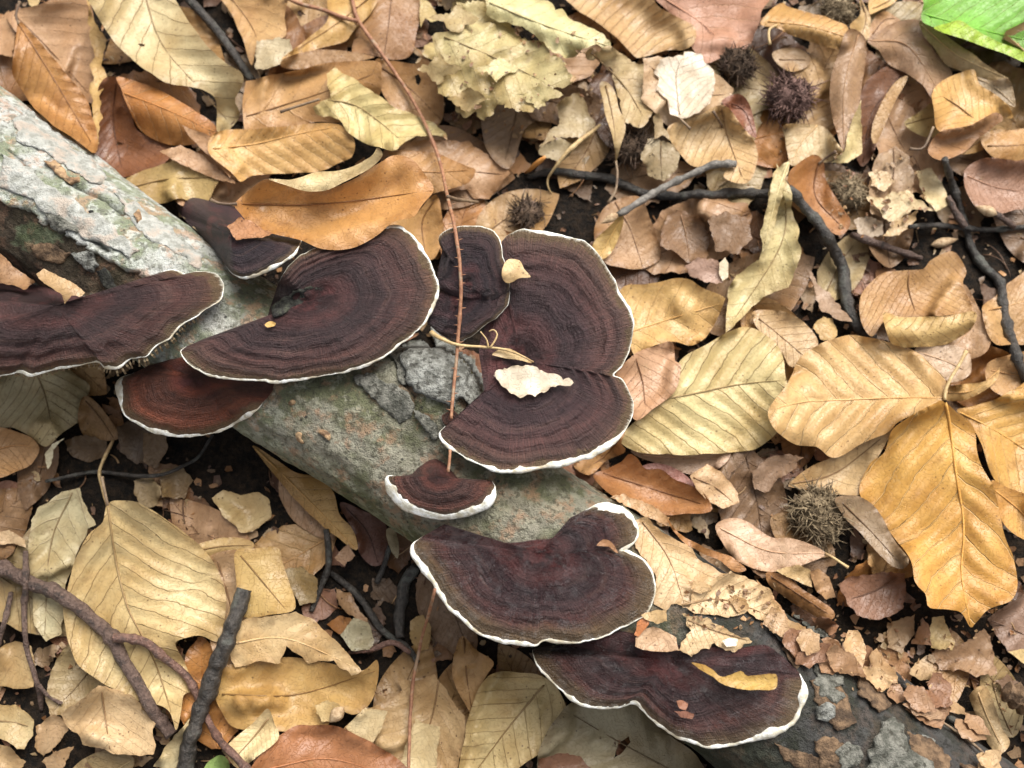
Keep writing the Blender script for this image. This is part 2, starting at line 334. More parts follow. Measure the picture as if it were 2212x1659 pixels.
# ------------------------------------------------------------------ ground
SOILZ = -9.0
def soil_h(x, y): return SOILZ + 3.2 * fbm(x * 32 + 5, y * 32 + 9, 0.3, 5)     # millimetres
def build_ground():
    core = np.linspace(-0.42, 0.42, 260); out = 0.42 * 1.22 ** np.arange(1, 22)
    ax = np.concatenate([-out[::-1], core, out]); X, Y = np.meshgrid(ax, ax)
    Z = soil_h(X, Y) * MM; n = len(ax); V = np.stack([X, Y, Z], -1).reshape(-1, 3)
    i = np.arange(n * n).reshape(n, n); F = np.stack([i[:-1, :-1], i[:-1, 1:], i[1:, 1:], i[1:, :-1]], -1).reshape(-1, 4)
    tag(mesh_obj('ground', V, F, M['soil'], origin=np.zeros(3)), 'dark damp woodland soil under the leaf litter', None, None, 'structure')
build_ground()
gp = P(GUU, GVV, SOILZ * MM)
HG = soil_h(gp[..., 0], gp[..., 1])            # litter heights (mm)
HA = HG.copy()                                 # litter, log and fungi
def scatter(H, pts):
    u, v = unP(pts); i = np.round((u - U0) / G).astype(int); j = np.round((v - V0) / G).astype(int)
    k = (i >= 0) & (i < NU) & (j >= 0) & (j < NV); np.maximum.at(H, (j[k], i[k]), pts[k, 2] / MM)
def close_gaps(H, base):
    """fill single missed nodes of a scattered surface"""
    m = H <= base + 0.5; P8 = []
    pad = np.pad(H, 1, mode='edge')
    for dj in (0, 1, 2):
        for di in (0, 1, 2):
            if dj != 1 or di != 1: P8.append(pad[dj:dj + NV, di:di + NU])
    P8 = np.stack(P8); hi = (P8 > base[None] + 5).sum(0); med = np.median(P8, axis=0)
    return np.where(m & (hi >= 5), med, H)

# ------------------------------------------------------------------ the fallen log
LOGP = np.array([(-620, -90), (-300, 152), (0, 378), (250, 560), (500, 738), (700, 862), (900, 990), (1120, 1138), (1340, 1285), (1560, 1440), (1760, 1585), (2000, 1750), (2300, 1950), (2600, 2160)], float)
AXZ = 15.0; LR = 24.0
def build_log():
    c = spline(LOGP, 7.0); n = len(c); s = np.linspace(0, 1, n)
    axz = AXZ + np.interp(c[:, 0], [-600, 0, 700, 1300, 1800, 2600], [2, 2, 0, -2, -7, -9])
    ctr = P(c[:, 0], c[:, 1], axz * MM)
    tg = np.gradient(ctr, axis=0); tg /= np.linalg.norm(tg, axis=1)[:, None]
    side = np.cross(tg, [0, 0, 1.0]); side /= np.linalg.norm(side, axis=1)[:, None]; up = np.cross(side, tg)
    m = 190; an = 2 * np.pi * np.arange(m) / m
    A, S = np.meshgrid(an, np.arange(n)); arc = np.concatenate([[0], np.cumsum(np.linalg.norm(np.diff(ctr, axis=0), axis=1))])
    ARC = arc[S]
    rr = LR + np.interp(c[:, 0], [-600, 0, 500, 900, 1300, 1700, 2600], [0.5, 0.5, -0.5, 0, 1.0, 2.5, 3])[S]
    cx, sx = np.cos(A) * 3, np.sin(A) * 3
    rr = rr + 1.2 * fbm(cx * 0.6 + 9, sx * 0.6 + 3, ARC * 18, 3) + 0.45 * fbm(cx * 3 + 2, sx * 3, ARC * 160, 4)
    rr = rr + 15 * np.exp(-((c[:, 0][S] - 872) / 95) ** 2) * np.exp(-((A - 2.45) / 0.55) ** 2)      # swollen knot under the middle bark plate
    base = ctr[S] + (rr * MM)[..., None] * (np.cos(A)[..., None] * side[S] + np.sin(A)[..., None] * up[S])
    u, v = unP(base.reshape(-1, 3)); u = u.reshape(A.shape); v = v.reshape(A.shape); top = np.sin(A) > -0.25
    ju = u + 9 * vnoise(u / 13, v / 13, 1.5) + 5 * vnoise(u / 5, v / 5, 4.5); jv = v + 9 * vnoise(u / 13, v / 13, 7.5) + 5 * vnoise(u / 5, v / 5, 2.5)
    off = np.zeros(A.shape); col = np.zeros(A.shape + (4,)); col[...] = (0.235, 0.22, 0.165, 1.0)
    lower = np.clip((0.15 - np.cos(A) * -1) * 0, 0, 1)
    # pale, lichen-grey bark towards the thick end, the same sheet on the back of the log
    f = np.clip((640 - u) / 260, 0, 1)[..., None]
    col[..., :3] = col[..., :3] * (1 - f) + np.array([0.46, 0.46, 0.42]) * f
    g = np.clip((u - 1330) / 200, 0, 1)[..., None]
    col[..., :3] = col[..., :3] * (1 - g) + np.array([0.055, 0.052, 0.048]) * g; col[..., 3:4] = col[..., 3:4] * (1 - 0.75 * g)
    shade = np.clip((v - (0.60 * u + 585)) / 60, 0, 1)[..., None]; shade[~top] = 0
    col[..., :3] *= (1 - shade) + shade * np.array([0.72, 0.80, 0.58])            # greener, darker tone on the lower flank
    # where the bark has come off: dark rotten wood, 1.6 mm deeper
    peel = [px(None, '-300,250 -120,360 0,438 50,450 95,478 130,492 165,525 205,548 250,570 300,592 330,607 300,640 200,640 60,640 -100,600 -300,480'),
            px((2, 2), '700,260 1000,330 1010,460 860,560 1100,900 1659,1400 1659,2100 1000,1800 560,1200')]
    inp = inside(peel[0], ju, jv) & top
    off[inp] -= 1.9; wood = np.array([0.058, 0.042, 0.026]); col[inp, :3] = wood; col[inp, 3] = 0.8
    gr = inside(px((0, 0), '80,1480 200,1440 330,1500 420,1500 330,1640 180,1659 60,1600'), ju, jv) & inp
    col[gr, :3] = (0.10, 0.11, 0.065)
    # narrow split in the pale bark
    for ln, w, d in ((px((0, 0), '330,1330 430,1390 500,1470 600,1560 700,1640'), 4.5, 1.6), (px((0, 0), '440,1190 560,1240 700,1310 800,1390'), 4.0, 1.5),
                     (px((1, 1), '930,650 960,740 1000,850 1060,910 1050,970 1130,1080 1210,1150'), 5.0, 1.8), (px((1, 1), '980,580 1080,570 1190,560'), 3.5, 1.4),
                     (px((0, 0), '60,980 160,1080 280,1230'), 2.6, 0.7)):
        q = spline(ln, 3.0); dd = np.full(A.shape, 1e9)
        bx = (u > q[:, 0].min() - 12) & (u < q[:, 0].max() + 12) & (v > q[:, 1].min() - 12) & (v < q[:, 1].max() + 12) & top
        uu = ju[bx] * 0.4 + u[bx] * 0.6; vv = jv[bx] * 0.4 + v[bx] * 0.6; e = np.full(uu.shape, 1e9)
        for a, b in q: e = np.minimum(e, np.hypot(uu - a, vv - b))
        dd[bx] = e; k = np.clip(1.6 - dd / w, 0, 1); off -= d * k; col[..., :3] *= (1 - 0.75 * k)[..., None]
    # rough, warty stretch by the middle bark plate
    wt = np.exp(-(((u - 860) / 55) ** 2 + ((v - 880) / 45) ** 2)) * top + np.exp(-(((u - 1110) / 95) ** 2 + ((v - 1085) / 50) ** 2)) * top
    off += wt * 0.9 * np.abs(fbm(u / 9, v / 9, 3.3, 3)); col[..., :3] = col[..., :3] * (1 - 0.55 * wt[..., None]) + np.array([0.20, 0.175, 0.115]) * 0.55 * wt[..., None]
    pts = ctr[S] + ((rr + off) * MM)[..., None] * (np.cos(A)[..., None] * side[S] + np.sin(A)[..., None] * up[S])
    V = pts.reshape(-1, 3); i = np.arange(n * m).reshape(n, m); j = np.roll(i, -1, axis=1)
    F = np.stack([i[:-1], j[:-1], j[1:], i[1:]], -1).reshape(-1, 4)
    root = empty('fallen_log', (ctr[n // 2][0], ctr[n // 2][1], SOILZ * MM))
    tag(root, 'fallen grey beech log lying in leaf litter with bracket fungi along it', 'log')
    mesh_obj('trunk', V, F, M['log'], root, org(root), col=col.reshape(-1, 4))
    for e, nm in ((0, 0), (n - 1, 1)):
        ring = pts[e]; cc = ctr[e]; W_ = np.vstack([ring * 0.999 + cc * 0.001, cc * 0.45 + ring * 0.55, cc[None]])
        FF = [(k, (k + 1) % m, m + (k + 1) % m, m + k) for k in range(m)] + [(m + k, m + (k + 1) % m, 2 * m) for k in range(m)]
        mesh_obj('cut_end', W_, FF, M['wood_rot'], root, org(root))
    kk = pts[:, np.sin(an) > -0.35]; k2 = 0.5 * (kk[:, 1:] + kk[:, :-1]) if False else 0.5 * (pts + np.roll(pts, 1, axis=1))[:, np.sin(an) > -0.3]
    fine = np.vstack([kk.reshape(-1, 3), k2.reshape(-1, 3), 0.5 * (kk[1:] + kk[:-1]).reshape(-1, 3), 0.5 * (k2[1:] + k2[:-1]).reshape(-1, 3)])
    return root, fine
LOG, logpts = build_log()
HL = np.full(HG.shape, -99.0); scatter(HL, logpts)
HL = np.where(HL < -50, HG, HL); HL = close_gaps(close_gaps(close_gaps(HL, HG), HG), HG)
HA = np.maximum(HA, HL)

# ------------------------------------------------------------------ a sheet (leaf, flake, bark plate) draped over what lies below
def _match(a, b):
    return a[np.round(np.linspace(0, len(a) - 1, len(b))).astype(int)] if False else a[np.argmin(((b[:, None] - a[None]) ** 2).sum(-1), axis=1)]
def rough_outline(p, jag, seed):
    if jag >= 1.0:      # torn: straight runs and sharp teeth instead of a smooth margin
        p = np.asarray(p, float); q = []
        for a, b in zip(p, np.roll(p, -1, 0)):
            m = max(1, int(np.linalg.norm(b - a) / 5.0)); q.append(a + (b - a) * (np.arange(m) / m)[:, None])
        q = np.vstack(q)
    else: q = spline(p, 6.0, True)
    n = len(q); tg = np.roll(q, -1, 0) - np.roll(q, 1, 0)
    nr = np.stack([tg[:, 1], -tg[:, 0]], 1); nr /= np.linalg.norm(nr, axis=1)[:, None] + 1e-9
    s = np.arange(n) * 6.0
    d = 1.5 * vnoise(s / 26, seed * 3.1) + jag * (vnoise(s / 17, seed * 1.7 + 5) * 0.9 + vnoise(s / 7, seed * 2.3 + 9) * 0.8)
    if jag >= 1.0:
        per = n * 5.0; d = d + 0.0075 * min(jag, 6) * per * 0.5 * (np.abs(vnoise(s / (per * 0.055), seed * 0.9)) * 2 - 0.9) * np.minimum(1, 1.0)
    return q + nr * d[:, None]
SEED = [1]; LAST = []
def sheet(name, pts, mid, mat, col, vein=0.35, cup=0.0, fold=0.0, bend=0.0, tilt=(0, 0), wob=1.2, pleat=0.5, nv=9, on='g', jag=0.0, holes=(), lift=0.0, q=82, parent=None, stiff=4, smooth_src=None, raw=False, eps=0.35, ecurl=None, crink=None):
    SEED[0] += 1; sd = SEED[0]; rnd = (sd * 0.6180339) % 1.0 * 9.0
    if ecurl is None: ecurl = 0.0 if raw else min(9.0, 0.034 * math.sqrt(np.prod(np.ptp(pts, axis=0))))
    if crink is None: crink = 0.0 if raw else (0.35 if jag < 1 else 1.7)
    if not raw and name is not None:        # dry leaves are seldom flat
        rs = random.Random(sd * 13); cup = cup * 1.8 if cup else rs.uniform(-5, 6) * min(1, np.ptp(pts, axis=0).min() / 150)
        bend = bend or rs.uniform(-4, 5) * min(1, np.ptp(pts, axis=0).max() / 250); wob = wob * 1.35
    H = HA if on == 'a' else HG
    out = rough_outline(pts, jag, sd); lo = out.min(0); hi = out.max(0)
    # interior nodes sit on the height grid
    iu = np.arange(int((lo[0] - U0) // G), int((hi[0] - U0) // G) + 2); iv = np.arange(int((lo[1] - V0) // G), int((hi[1] - V0) // G) + 2)
    iu = iu[(iu >= 0) & (iu < NU)]; iv = iv[(iv >= 0) & (iv < NV)]
    uu, vv = np.meshgrid(U0 + G * iu, V0 + G * iv); k = inside(out, uu, vv)
    hp = [rough_outline(h, 1.0, sd + 3) for h in holes]
    nodes = np.stack([uu[k], vv[k]], 1).astype(float)
    if len(nodes):
        dm = np.min(np.hypot(nodes[:, None, 0] - out[None, :, 0], nodes[:, None, 1] - out[None, :, 1]), axis=1)
        use = nodes[dm > 2.6]
    else: use = nodes
    no = len(out); al = [Vector(p) for p in out]; ed = [(i, (i + 1) % no) for i in range(no)]; fc = [list(range(no))]
    for h in hp:
        b = len(al); al += [Vector(p) for p in h]; ed += [(b + i, b + (i + 1) % len(h)) for i in range(len(h))]
    al += [Vector(p) for p in use]
    r = delaunay_2d_cdt(al, ed, fc, 1, 1e-4)
    V2 = np.array([(p.x, p.y) for p in r[0]]); F = np.array([f for f in r[2] if len(f) == 3], int)
    for h in hp:
        ce = V2[F].mean(1); F = F[~inside(h, ce[:, 0], ce[:, 1])]
    used = np.unique(F); mp = -np.ones(len(V2), int); mp[used] = np.arange(len(used)); V2 = V2[used]; F = mp[F]
    # coordinates along and across the midrib
    md = spline(px(None, mid), 8.0); dv = np.diff(md, axis=0); ln = np.linalg.norm(dv, axis=1) + 1e-9; acc = np.concatenate([[0], np.cumsum(ln)]); Lm = acc[-1]
    best = np.full(len(V2), 1e18); A = np.zeros(len(V2)); B = np.zeros(len(V2))
    for i in range(len(dv)):
        w = V2 - md[i]; t = (w @ dv[i]) / ln[i] ** 2
        lo_t = -9 if i == 0 else 0; hi_t = 9 if i == len(dv) - 1 else 1
        tc = np.clip(t, lo_t, hi_t); c = w - tc[:, None] * dv[i]; d2 = (c ** 2).sum(1); b = (dv[i][0] * w[:, 1] - dv[i][1] * w[:, 0]) / ln[i]
        kk = d2 < best; best[kk] = d2[kk]; A[kk] = (acc[i] + tc * ln[i])[kk]; B[kk] = b[kk]
    hw = np.abs(B).max() + 1e-6; bn = B / hw; an = A / Lm; sp = Lm / nv
    eu, ev = V2[:, 0], V2[:, 1]; s = np.zeros(len(V2))
    size = math.sqrt((hi[0] - lo[0]) * (hi[1] - lo[1]))
    s += cup * bn ** 2 + fold * np.abs(bn) + bend * (2 * an - 1) ** 2
    s += tilt[0] * (eu - (lo[0] + hi[0]) / 2) / size + tilt[1] * (ev - (lo[1] + hi[1]) / 2) / size
    s += wob * 1.7 * vnoise(eu / 135 + rnd, ev / 135, sd) + wob * 0.32 * vnoise(eu / 30 + rnd, ev / 30, sd + 0.5)
    eo = np.min(np.hypot(eu[:, None] - out[None, ::2, 0], ev[:, None] - out[None, ::2, 1]), axis=1) / (0.5 * min(hi - lo) + 1)
    s += ecurl * np.clip(1 - eo * 1.5, 0, 1) ** 2 * (1.2 * vnoise(eu / 95 + 3, ev / 95 + rnd, sd * 1.3) + 0.35)
    s -= crink * np.abs(vnoise(eu / 42 + rnd, ev / 42, sd * 0.7)) + 0.5 * crink * np.abs(vnoise(eu / 17 + rnd, ev / 17, sd * 0.7 + 4))
    base = big(H, eu, ev) + eps
    if raw: z = bil(H, eu, ev) + lift + s
    else:
        z = np.maximum(s + np.percentile(base - s, q) + lift, base)
        E = np.vstack([F[:, [0, 1]], F[:, [1, 2]], F[:, [2, 0]]]); deg = np.bincount(E.ravel(), minlength=len(V2)) + 1e-9
        for it in range(stiff):
            zs = np.bincount(E[:, 0], z[E[:, 1]], len(V2)) + np.bincount(E[:, 1], z[E[:, 0]], len(V2))
            z = np.maximum(0.45 * z + 0.55 * zs / deg, base)
    ph = A / sp - 0.95 * np.abs(B) / sp + 0.22 * np.sign(B)
    z = z + pleat * (0.5 + 0.5 * np.cos(2 * np.pi * (ph - 0.5 if vein < 0.5 else ph)) ) * np.clip(np.abs(B) / 12, 0, 1)
    edge = np.min(np.hypot(eu[:, None] - out[None, ::2, 0], ev[:, None] - out[None, ::2, 1]), axis=1) / (0.25 * size + 1)
    X = P(eu, ev, z * MM)
    # new top of the pile
    gi = np.round((eu - U0) / G).astype(int); gj = np.round((ev - V0) / G).astype(int)
    on_node = (np.abs(U0 + G * gi - eu) < 4.1) & (np.abs(V0 + G * gj - ev) < 4.1) & (gi >= 0) & (gi < NU) & (gj >= 0) & (gj < NV)
    for Hm in ((HA, HG) if on == 'g' else (HA,)): np.maximum.at(Hm, (gj[on_node], gi[on_node]), z[on_node] + 0.12)
    attrs = dict(luv=np.stack([A / sp, B / sp, np.full(len(A), rnd)], 1), col=np.tile(np.array([*col, vein]), (len(A), 1)), edge=np.clip(edge, 0, 1))
    LAST[:] = [eu, ev, z]
    if name is None: return X, F, attrs
    o = mesh_obj(name, X, F, mat, parent, None if parent is None else org(parent), **attrs)
    return o, (lambda u, v: _near(eu, ev, z, u, v)), md
def _near(eu, ev, z, u, v):
    u = np.atleast_1d(u); v = np.atleast_1d(v)
    d = (eu[None] - u[:, None]) ** 2 + (ev[None] - v[:, None]) ** 2; k = np.argsort(d, axis=1)[:, :4]
    w = 1 / (np.take_along_axis(d, k, 1) + 4); return (w * z[k]).sum(1) / w.sum(1)

GOLD = (.52, .30, .095); TAN = (.47, .305, .15); PALE = (.56, .45, .27); PALEG = (.50, .46, .25); BROWN = (.27, .135, .055); DBROWN = (.13, .062, .030)
RED = (.26, .085, .038); PINK = (.43, .275, .17); GREY = (.31, .26, .175); WHITE = (.80, .74, .63); OLIVE = (.30, .25, .12); ORANGE = (.42, .20, .065); CREAM = (.66, .52, .33)
def leaf(label, o, pts, mid, col=TAN, vein=0.35, stalk=None, lip=None, name='beech_leaf', cat='leaf', group=None, rib=2.6, ribcol=None, lipcol=None, lipkw=None, **kw):
    pts = px(o, pts); mid = px(o, mid)
    if name in ('beech_leaf', 'leaf_fragment', 'decayed_leaf') and max(col) < 0.7: col = tuple(np.array(col) * np.array([1.03, 0.99, 0.87]))
    ob, zf, md = sheet(name, pts, mid, M['leaf'], col, vein, **kw)
    tag(ob, label, cat, group)
    sm = M[ribcol] if ribcol else (M['stalk'] if vein >= 0.5 else M['stalk_dark'])
    if rib > 0:
        mk = inside(pts, md[:, 0], md[:, 1]); m2 = md[mk]
        if len(m2) > 4:
            z = zf(m2[:, 0], m2[:, 1]); rib = rib * 0.8; z = np.convolve(np.pad(z, 2, mode='edge'), np.ones(5) / 5, 'valid')
            r = rib * U * np.linspace(1.0, 0.35, len(m2)); V, F = tube(P(m2[:, 0], m2[:, 1], z * MM + r * 0.25), r, 6)
            rc = np.clip(np.array(col) * (np.array([1.25, 1.22, 1.2]) if vein >= 0.5 else np.array([.55, .48, .42])), 0, 0.9); rc = rc if ribcol is None else rc
            mesh_obj('midrib', V, F, M['leaf'], ob, org(ob), luv=np.tile([0.5, 0.3, sum(col)], (len(V), 1)), col=np.tile([*rc, 0.5], (len(V), 1)), edge=np.ones(len(V)))
    if stalk is not None:
        q = spline(px(o, stalk), 6.0); z0 = zf(q[0, 0], q[0, 1])[0]
        h = big(HA if kw.get('on') == 'a' else HG, q[:, 0], q[:, 1]) + 0.5; z = np.maximum(z0 + 1.0 * np.sin(np.linspace(0, 2.2, len(q))), h)
        z[0] = z0 + 0.2
        for it in range(12): z[1:-1] = np.maximum(0.5 * (z[:-2] + z[2:]), np.where(np.arange(len(z))[1:-1] < 4, -99, h[1:-1]))
        r = np.interp(np.linspace(0, 1, len(q)), [0, .15, .85, 1], [3.0, 2.8, 3.0, 4.0]) * U * max(1.0, rib / 2.6); V, F = tube(P(q[:, 0], q[:, 1], z * MM), r, 7)
        mesh_obj('stalk', V, F, sm, ob, org(ob))
    for lp in (lip or []):
        k2 = dict(on='a', cup=-2.0, wob=0.5, pleat=kw.get('pleat', 0.5), nv=kw.get('nv', 9), lift=0.5, jag=kw.get('jag', 0)); k2.update(lipkw or {})
        lpts, lmid = lp
        sheet('curled_edge', px(o, lpts), px(o, lmid), M['leaf'], lipcol or col, vein, parent=ob, **k2)
    return ob
def frag(label, o, pts, col=TAN, **kw):
    p = px(o, pts); c = p.mean(0); q = p - c; w, ev = np.linalg.eigh(q.T @ q); d = ev[:, 1] * math.sqrt(w[1] / len(p)) * 1.4
    k = dict(name='leaf_fragment', jag=2.4, rib=0, pleat=0.3, nv=6, cat='leaf fragment'); k.update(kw)
    return leaf(label, None, p, [c - d, c, c + d], col, **k)

# ------------------------------------------------------------------ twigs and stems
def stick(name, label, pts, r, mat, o=None, on='a', cat='twig', group=None, parent=None, sink=0.3, rough=0.13, knots=0, zc=None, iters=30, n=9, lift=0.0):
    q = spline(px(o, pts), 6.0); m = len(q); t = np.linspace(0, 1, m)
    rr = np.interp(t, np.linspace(0, 1, len(r)), r) if not np.isscalar(r) else np.full(m, float(r)); rm = rr * U / MM
    H = HA if on == 'a' else HG
    h = big(H, q[:, 0], q[:, 1]) + rm * (1 - sink) + lift
    z = h.copy() if zc is None else np.maximum(np.interp(t, np.linspace(0, 1, len(zc)), zc), -50)
    if zc is None:
        for it in range(iters): z[1:-1] = np.maximum(0.5 * (z[:-2] + z[2:]), h[1:-1]); 
        for it in range(6): z[1:-1] = (z[:-2] + z[1:-1] + z[2:]) / 3
    sd = len(q) * 0.37 + q[0, 0]; rr = rr * (1 + rough * vnoise(np.arange(m) / 3.0, sd) + 0.5 * rough * vnoise(np.arange(m) / 1.3, sd + 4))
    for k in range(knots):
        c = (k + 0.5 + 0.3 * math.sin(k * 5)) / knots * m; rr = rr * (1 + 0.32 * np.exp(-((np.arange(m) - c) / 1.1) ** 2))
    qj = q + np.stack([vnoise(np.arange(m) / 6.0, sd + 1), vnoise(np.arange(m) / 6.0, sd + 2)], 1) * rr[:, None] * 0.18
    C = P(qj[:, 0], qj[:, 1], z * MM); V, F = tube(C, rr * U, n)
    V = V + (vnoise(V[:, 0] * 900, V[:, 1] * 900, V[:, 2] * 900)[:, None] * np.array([1, 1, 1.0])) * (rr.mean() * U * rough * 0.6)
    ob = mesh_obj(name, V, F, M[mat], parent, None if parent is None else org(parent))
    if parent is None: tag(ob, label, cat, group)
    for (a, b), zz, ra in zip(q, z, rr * U / MM):
        k = int(max(0, ra / U * MM // G)); i = int(round((a - U0) / G)); j = int(round((b - V0) / G))
        if 0 <= i < NU and 0 <= j < NV:
            for Hm in ((HA, HG) if on == 'g' else (HA,)): sl = Hm[max(j - k, 0):j + k + 1, max(i - k, 0):i + k + 1]; np.maximum(sl, zz + ra * 0.9, out=sl)
    return ob, q, z
def ellipsoid(c, ax, L, R, n=10, m=10, tip=0.0, seed=0, rough=0.08):
    """spindle along ax, pointed by tip"""
    ax = ax / np.linalg.norm(ax); t = np.linspace(0, 1, m); r = R * np.sin(np.pi * t ** (1 - tip * 0.4)) ** (0.75 + 0.4 * tip) + 1e-5
    r = r * (1 + rough * vnoise(np.arange(m) * 1.7, seed)); pts = c + (t[:, None] - 0.5) * L * ax
    return tube(pts, r, n)
def bud(parent, u, v, z, du, dv, L, R, mat='bud'):
    a = P(u, v, z * MM); b = P(u + du, v + dv, z * MM); ax = b - a; ax /= np.linalg.norm(ax)
    V, F = ellipsoid(a + ax * L * U * 0.42, ax, L * U, R * U, 9, 12, 0.6, u)
    return mesh_obj('bud', V, F, M[mat], parent, org(parent))

# ------------------------------------------------------------------ bracket fungi
HC = np.full(HG.shape, -99.0)
def fungus(label, rim, att, ctr, zc, zr, rw=5.0, th=5.0, tint=(1, 1, 1), wet=0.0, bulge=1.0, ridges=7, ramp=0.45, o=None, gills=None, ro=None, nt=38, attz=None, droop=1.4, group='bracket fungi growing on the log', marg=0.2, clampz=0.0):
    rp = spline(px(o, rim), 5.0); ap = spline(px(o, att), 6.0) if att is not None else np.zeros((0, 2)); SEED[0] += 1; sd = SEED[0]
    out = np.vstack([rp, ap]); n = len(out); nr = len(rp); isr = np.arange(n) < nr
    s = np.arange(n) * 5.0; cx = np.array(ctr, float)
    tg = np.roll(out, -1, 0) - np.roll(out, 1, 0); nm = np.stack([tg[:, 1], -tg[:, 0]], 1); nm /= np.linalg.norm(nm, axis=1)[:, None] + 1e-9
    if np.mean(((out - cx) * nm).sum(1)) < 0: nm = -nm
    wv = (1.6 * vnoise(s / 22, sd) + 0.9 * vnoise(s / 9, sd + 3)) * isr; out = out + nm * wv[:, None]
    zrim = np.interp(np.arange(nr) / max(nr - 1, 1), np.linspace(0, 1, len(zr)), zr) if not np.isscalar(zr) else np.full(nr, float(zr))
    zrim = zrim + 0.9 * vnoise(s[:nr] / 60, sd + 6)
    za = bil(HL, ap[:, 0], ap[:, 1]) - 0.8
    if attz is not None: za = np.maximum(za, np.interp(np.linspace(0, 1, len(ap)), np.linspace(0, 1, len(attz)), attz))
    zo = np.concatenate([zrim, za])
    for it in range(14): zo = 0.5 * zo + 0.25 * (np.roll(zo, 1) + np.roll(zo, -1))
    t = np.linspace(0, 1, nt) ** 0.85; T, I = np.meshgrid(t, np.arange(n), indexing='ij')
    Uc = cx[0] + (out[I, 0] - cx[0]) * T; Vc = cx[1] + (out[I, 1] - cx[1]) * T
    an = np.arctan2(out[:, 1] - cx[1], out[:, 0] - cx[0]); rad = np.hypot(out[:, 0] - cx[0], out[:, 1] - cx[1])
    tr = np.where(isr, 1.0, 0.34)
    for it in range(10): tr = (tr + np.roll(tr, 1) + np.roll(tr, -1)) / 3
    Tn = T * tr[I] + 0.05 * vnoise(Uc / 70, Vc / 70, sd)
    Z = zc + (zo[I] - zc) * T ** 1.3 + bulge * np.sin(np.pi * T ** 0.8) + 0.72 * ramp * (np.sin(2 * np.pi * ridges * Tn + 1.3 * vnoise(an[I] * 2.0, T * 2, sd)) * np.clip(T * 2.6 - 0.8, 0, 1) * np.clip((1.02 - T) * 8, 0, 1))
    Z += 0.55 * fbm(Uc / 26, Vc / 26, sd, 3) * np.clip((1.05 - T) * 2, 0, 1) + 0.5 * np.clip(1 - T * 3, 0, 1) * fbm(Uc / 11, Vc / 11, sd + 2, 3)
    Z -= droop * np.clip((T - 0.86) / 0.14, 0, 1) ** 2 * isr[I]
    Z = np.maximum(Z, bil(HL, Uc, Vc) + 0.9 - 1.7 * np.clip(T * 10 - 9, 0, 1) * ~isr[I])
    if clampz: Z = np.maximum(Z, bil(HA, Uc, Vc) + clampz)
    zedge = Z[-1]
    X = P(Uc, Vc, Z * MM).reshape(-1, 3); i = np.arange(nt * n).reshape(nt, n); j = np.roll(i, -1, axis=1)
    F = np.stack([i[:-1], i[1:], j[1:], j[:-1]], -1).reshape(-1, 4)
    root = empty('bracket_fungus', (X[:n, 0].mean(), X[:n, 1].mean(), (zedge.min() - th) * MM)); tag(root, label, 'fungus', group)
    arc = np.cumsum(np.hypot(*(np.roll(out, -1, 0) - out).T)); arc = arc / 3.2
    luv = np.stack([T, arc[I], np.full(T.shape, sd * 0.713 % 7)], -1).reshape(-1, 3)
    # distance from the free rim only: along the attachment the cap keeps its inner colours
    luv[:, 0] = (T * tr[I]).ravel()
    mesh_obj('cap', X, F, M['cap'], root, org(root), luv=luv, col=np.tile(np.array([*tint, 1.0]), (len(X), 1)), wet=np.full(len(X), float(wet)), marg=np.full(len(X), float(marg)))
    scatter(HA, X); scatter(HC, X)
    # white growing rim, wrapped round the edge of the cap
    k = np.arange(nr); w = rw * (0.75 + 0.35 * vnoise(s[:nr] / 45, sd + 8) + 0.22 * min(1, 5 / rw) * vnoise(s[:nr] / 8, sd + 9))
    fade = np.clip(np.minimum(k, nr - 1 - k) / 9.0, 0.15, 1); w = w * fade
    if ro is not None: w = w * np.interp(k / max(nr - 1, 1), np.linspace(0, 1, len(ro)), ro)
    w = w * np.clip(1 + min(1, 8 / rw) * (0.75 * vnoise(s[:nr] / 65, sd + 21) + 0.35 * vnoise(s[:nr] / 23, sd + 27)), 0.28, 1.8)
    prof = [(-1.15, -0.05), (-0.75, 0.42), (-0.25, 0.52), (0.22, 0.30), (0.45, -0.2), (0.30, -0.8), (-0.30, -1.1)]
    # the tips of the felt are uneven
    fr = 1 + 0.22 * vnoise(s[:nr] / 9.0, sd + 11)
    RV = []
    for a, b in prof:
        aa = a * w * (fr if a < -0.5 else 1.0); uu = out[:nr, 0] + nm[:nr, 0] * aa; vv = out[:nr, 1] + nm[:nr, 1] * aa
        if a < -0.3 and b > -0.5:     # lies on the cap: follow the cap's surface inward
            f = np.clip(1 + aa / np.maximum(rad[:nr], 1), 0, 1); ring = np.clip(np.interp(f, t, np.arange(nt)), 0, nt - 1.001); i0 = ring.astype(int); fz = ring - i0
            zz = Z[i0, k] * (1 - fz) + Z[i0 + 1, k] * fz + b * w * U / MM * 0.75
        else: zz = zedge[:nr] + b * w * U / MM * 1.0
        RV.append(P(uu, vv, zz * MM))
    RV = np.stack(RV, 1); m = len(prof); ii = np.arange(nr * m).reshape(nr, m)
    RF = np.stack([ii[:-1, :-1], ii[1:, :-1], ii[1:, 1:], ii[:-1, 1:]], -1).reshape(-1, 4)
    mesh_obj('rim', RV.reshape(-1, 3), RF, M['rim'], root, org(root))
    # underside with the pores
    tb = np.linspace(0.0, 1.0, 10); TB, IB = np.meshgrid(tb, np.arange(n), indexing='ij')
    ub = cx[0] + (out[IB, 0] - cx[0]) * TB * 0.995; vb = cx[1] + (out[IB, 1] - cx[1]) * TB * 0.995
    ring = np.clip(np.interp(TB, t, np.arange(nt)), 0, nt - 1.001); i0 = ring.astype(int); fz = ring - i0
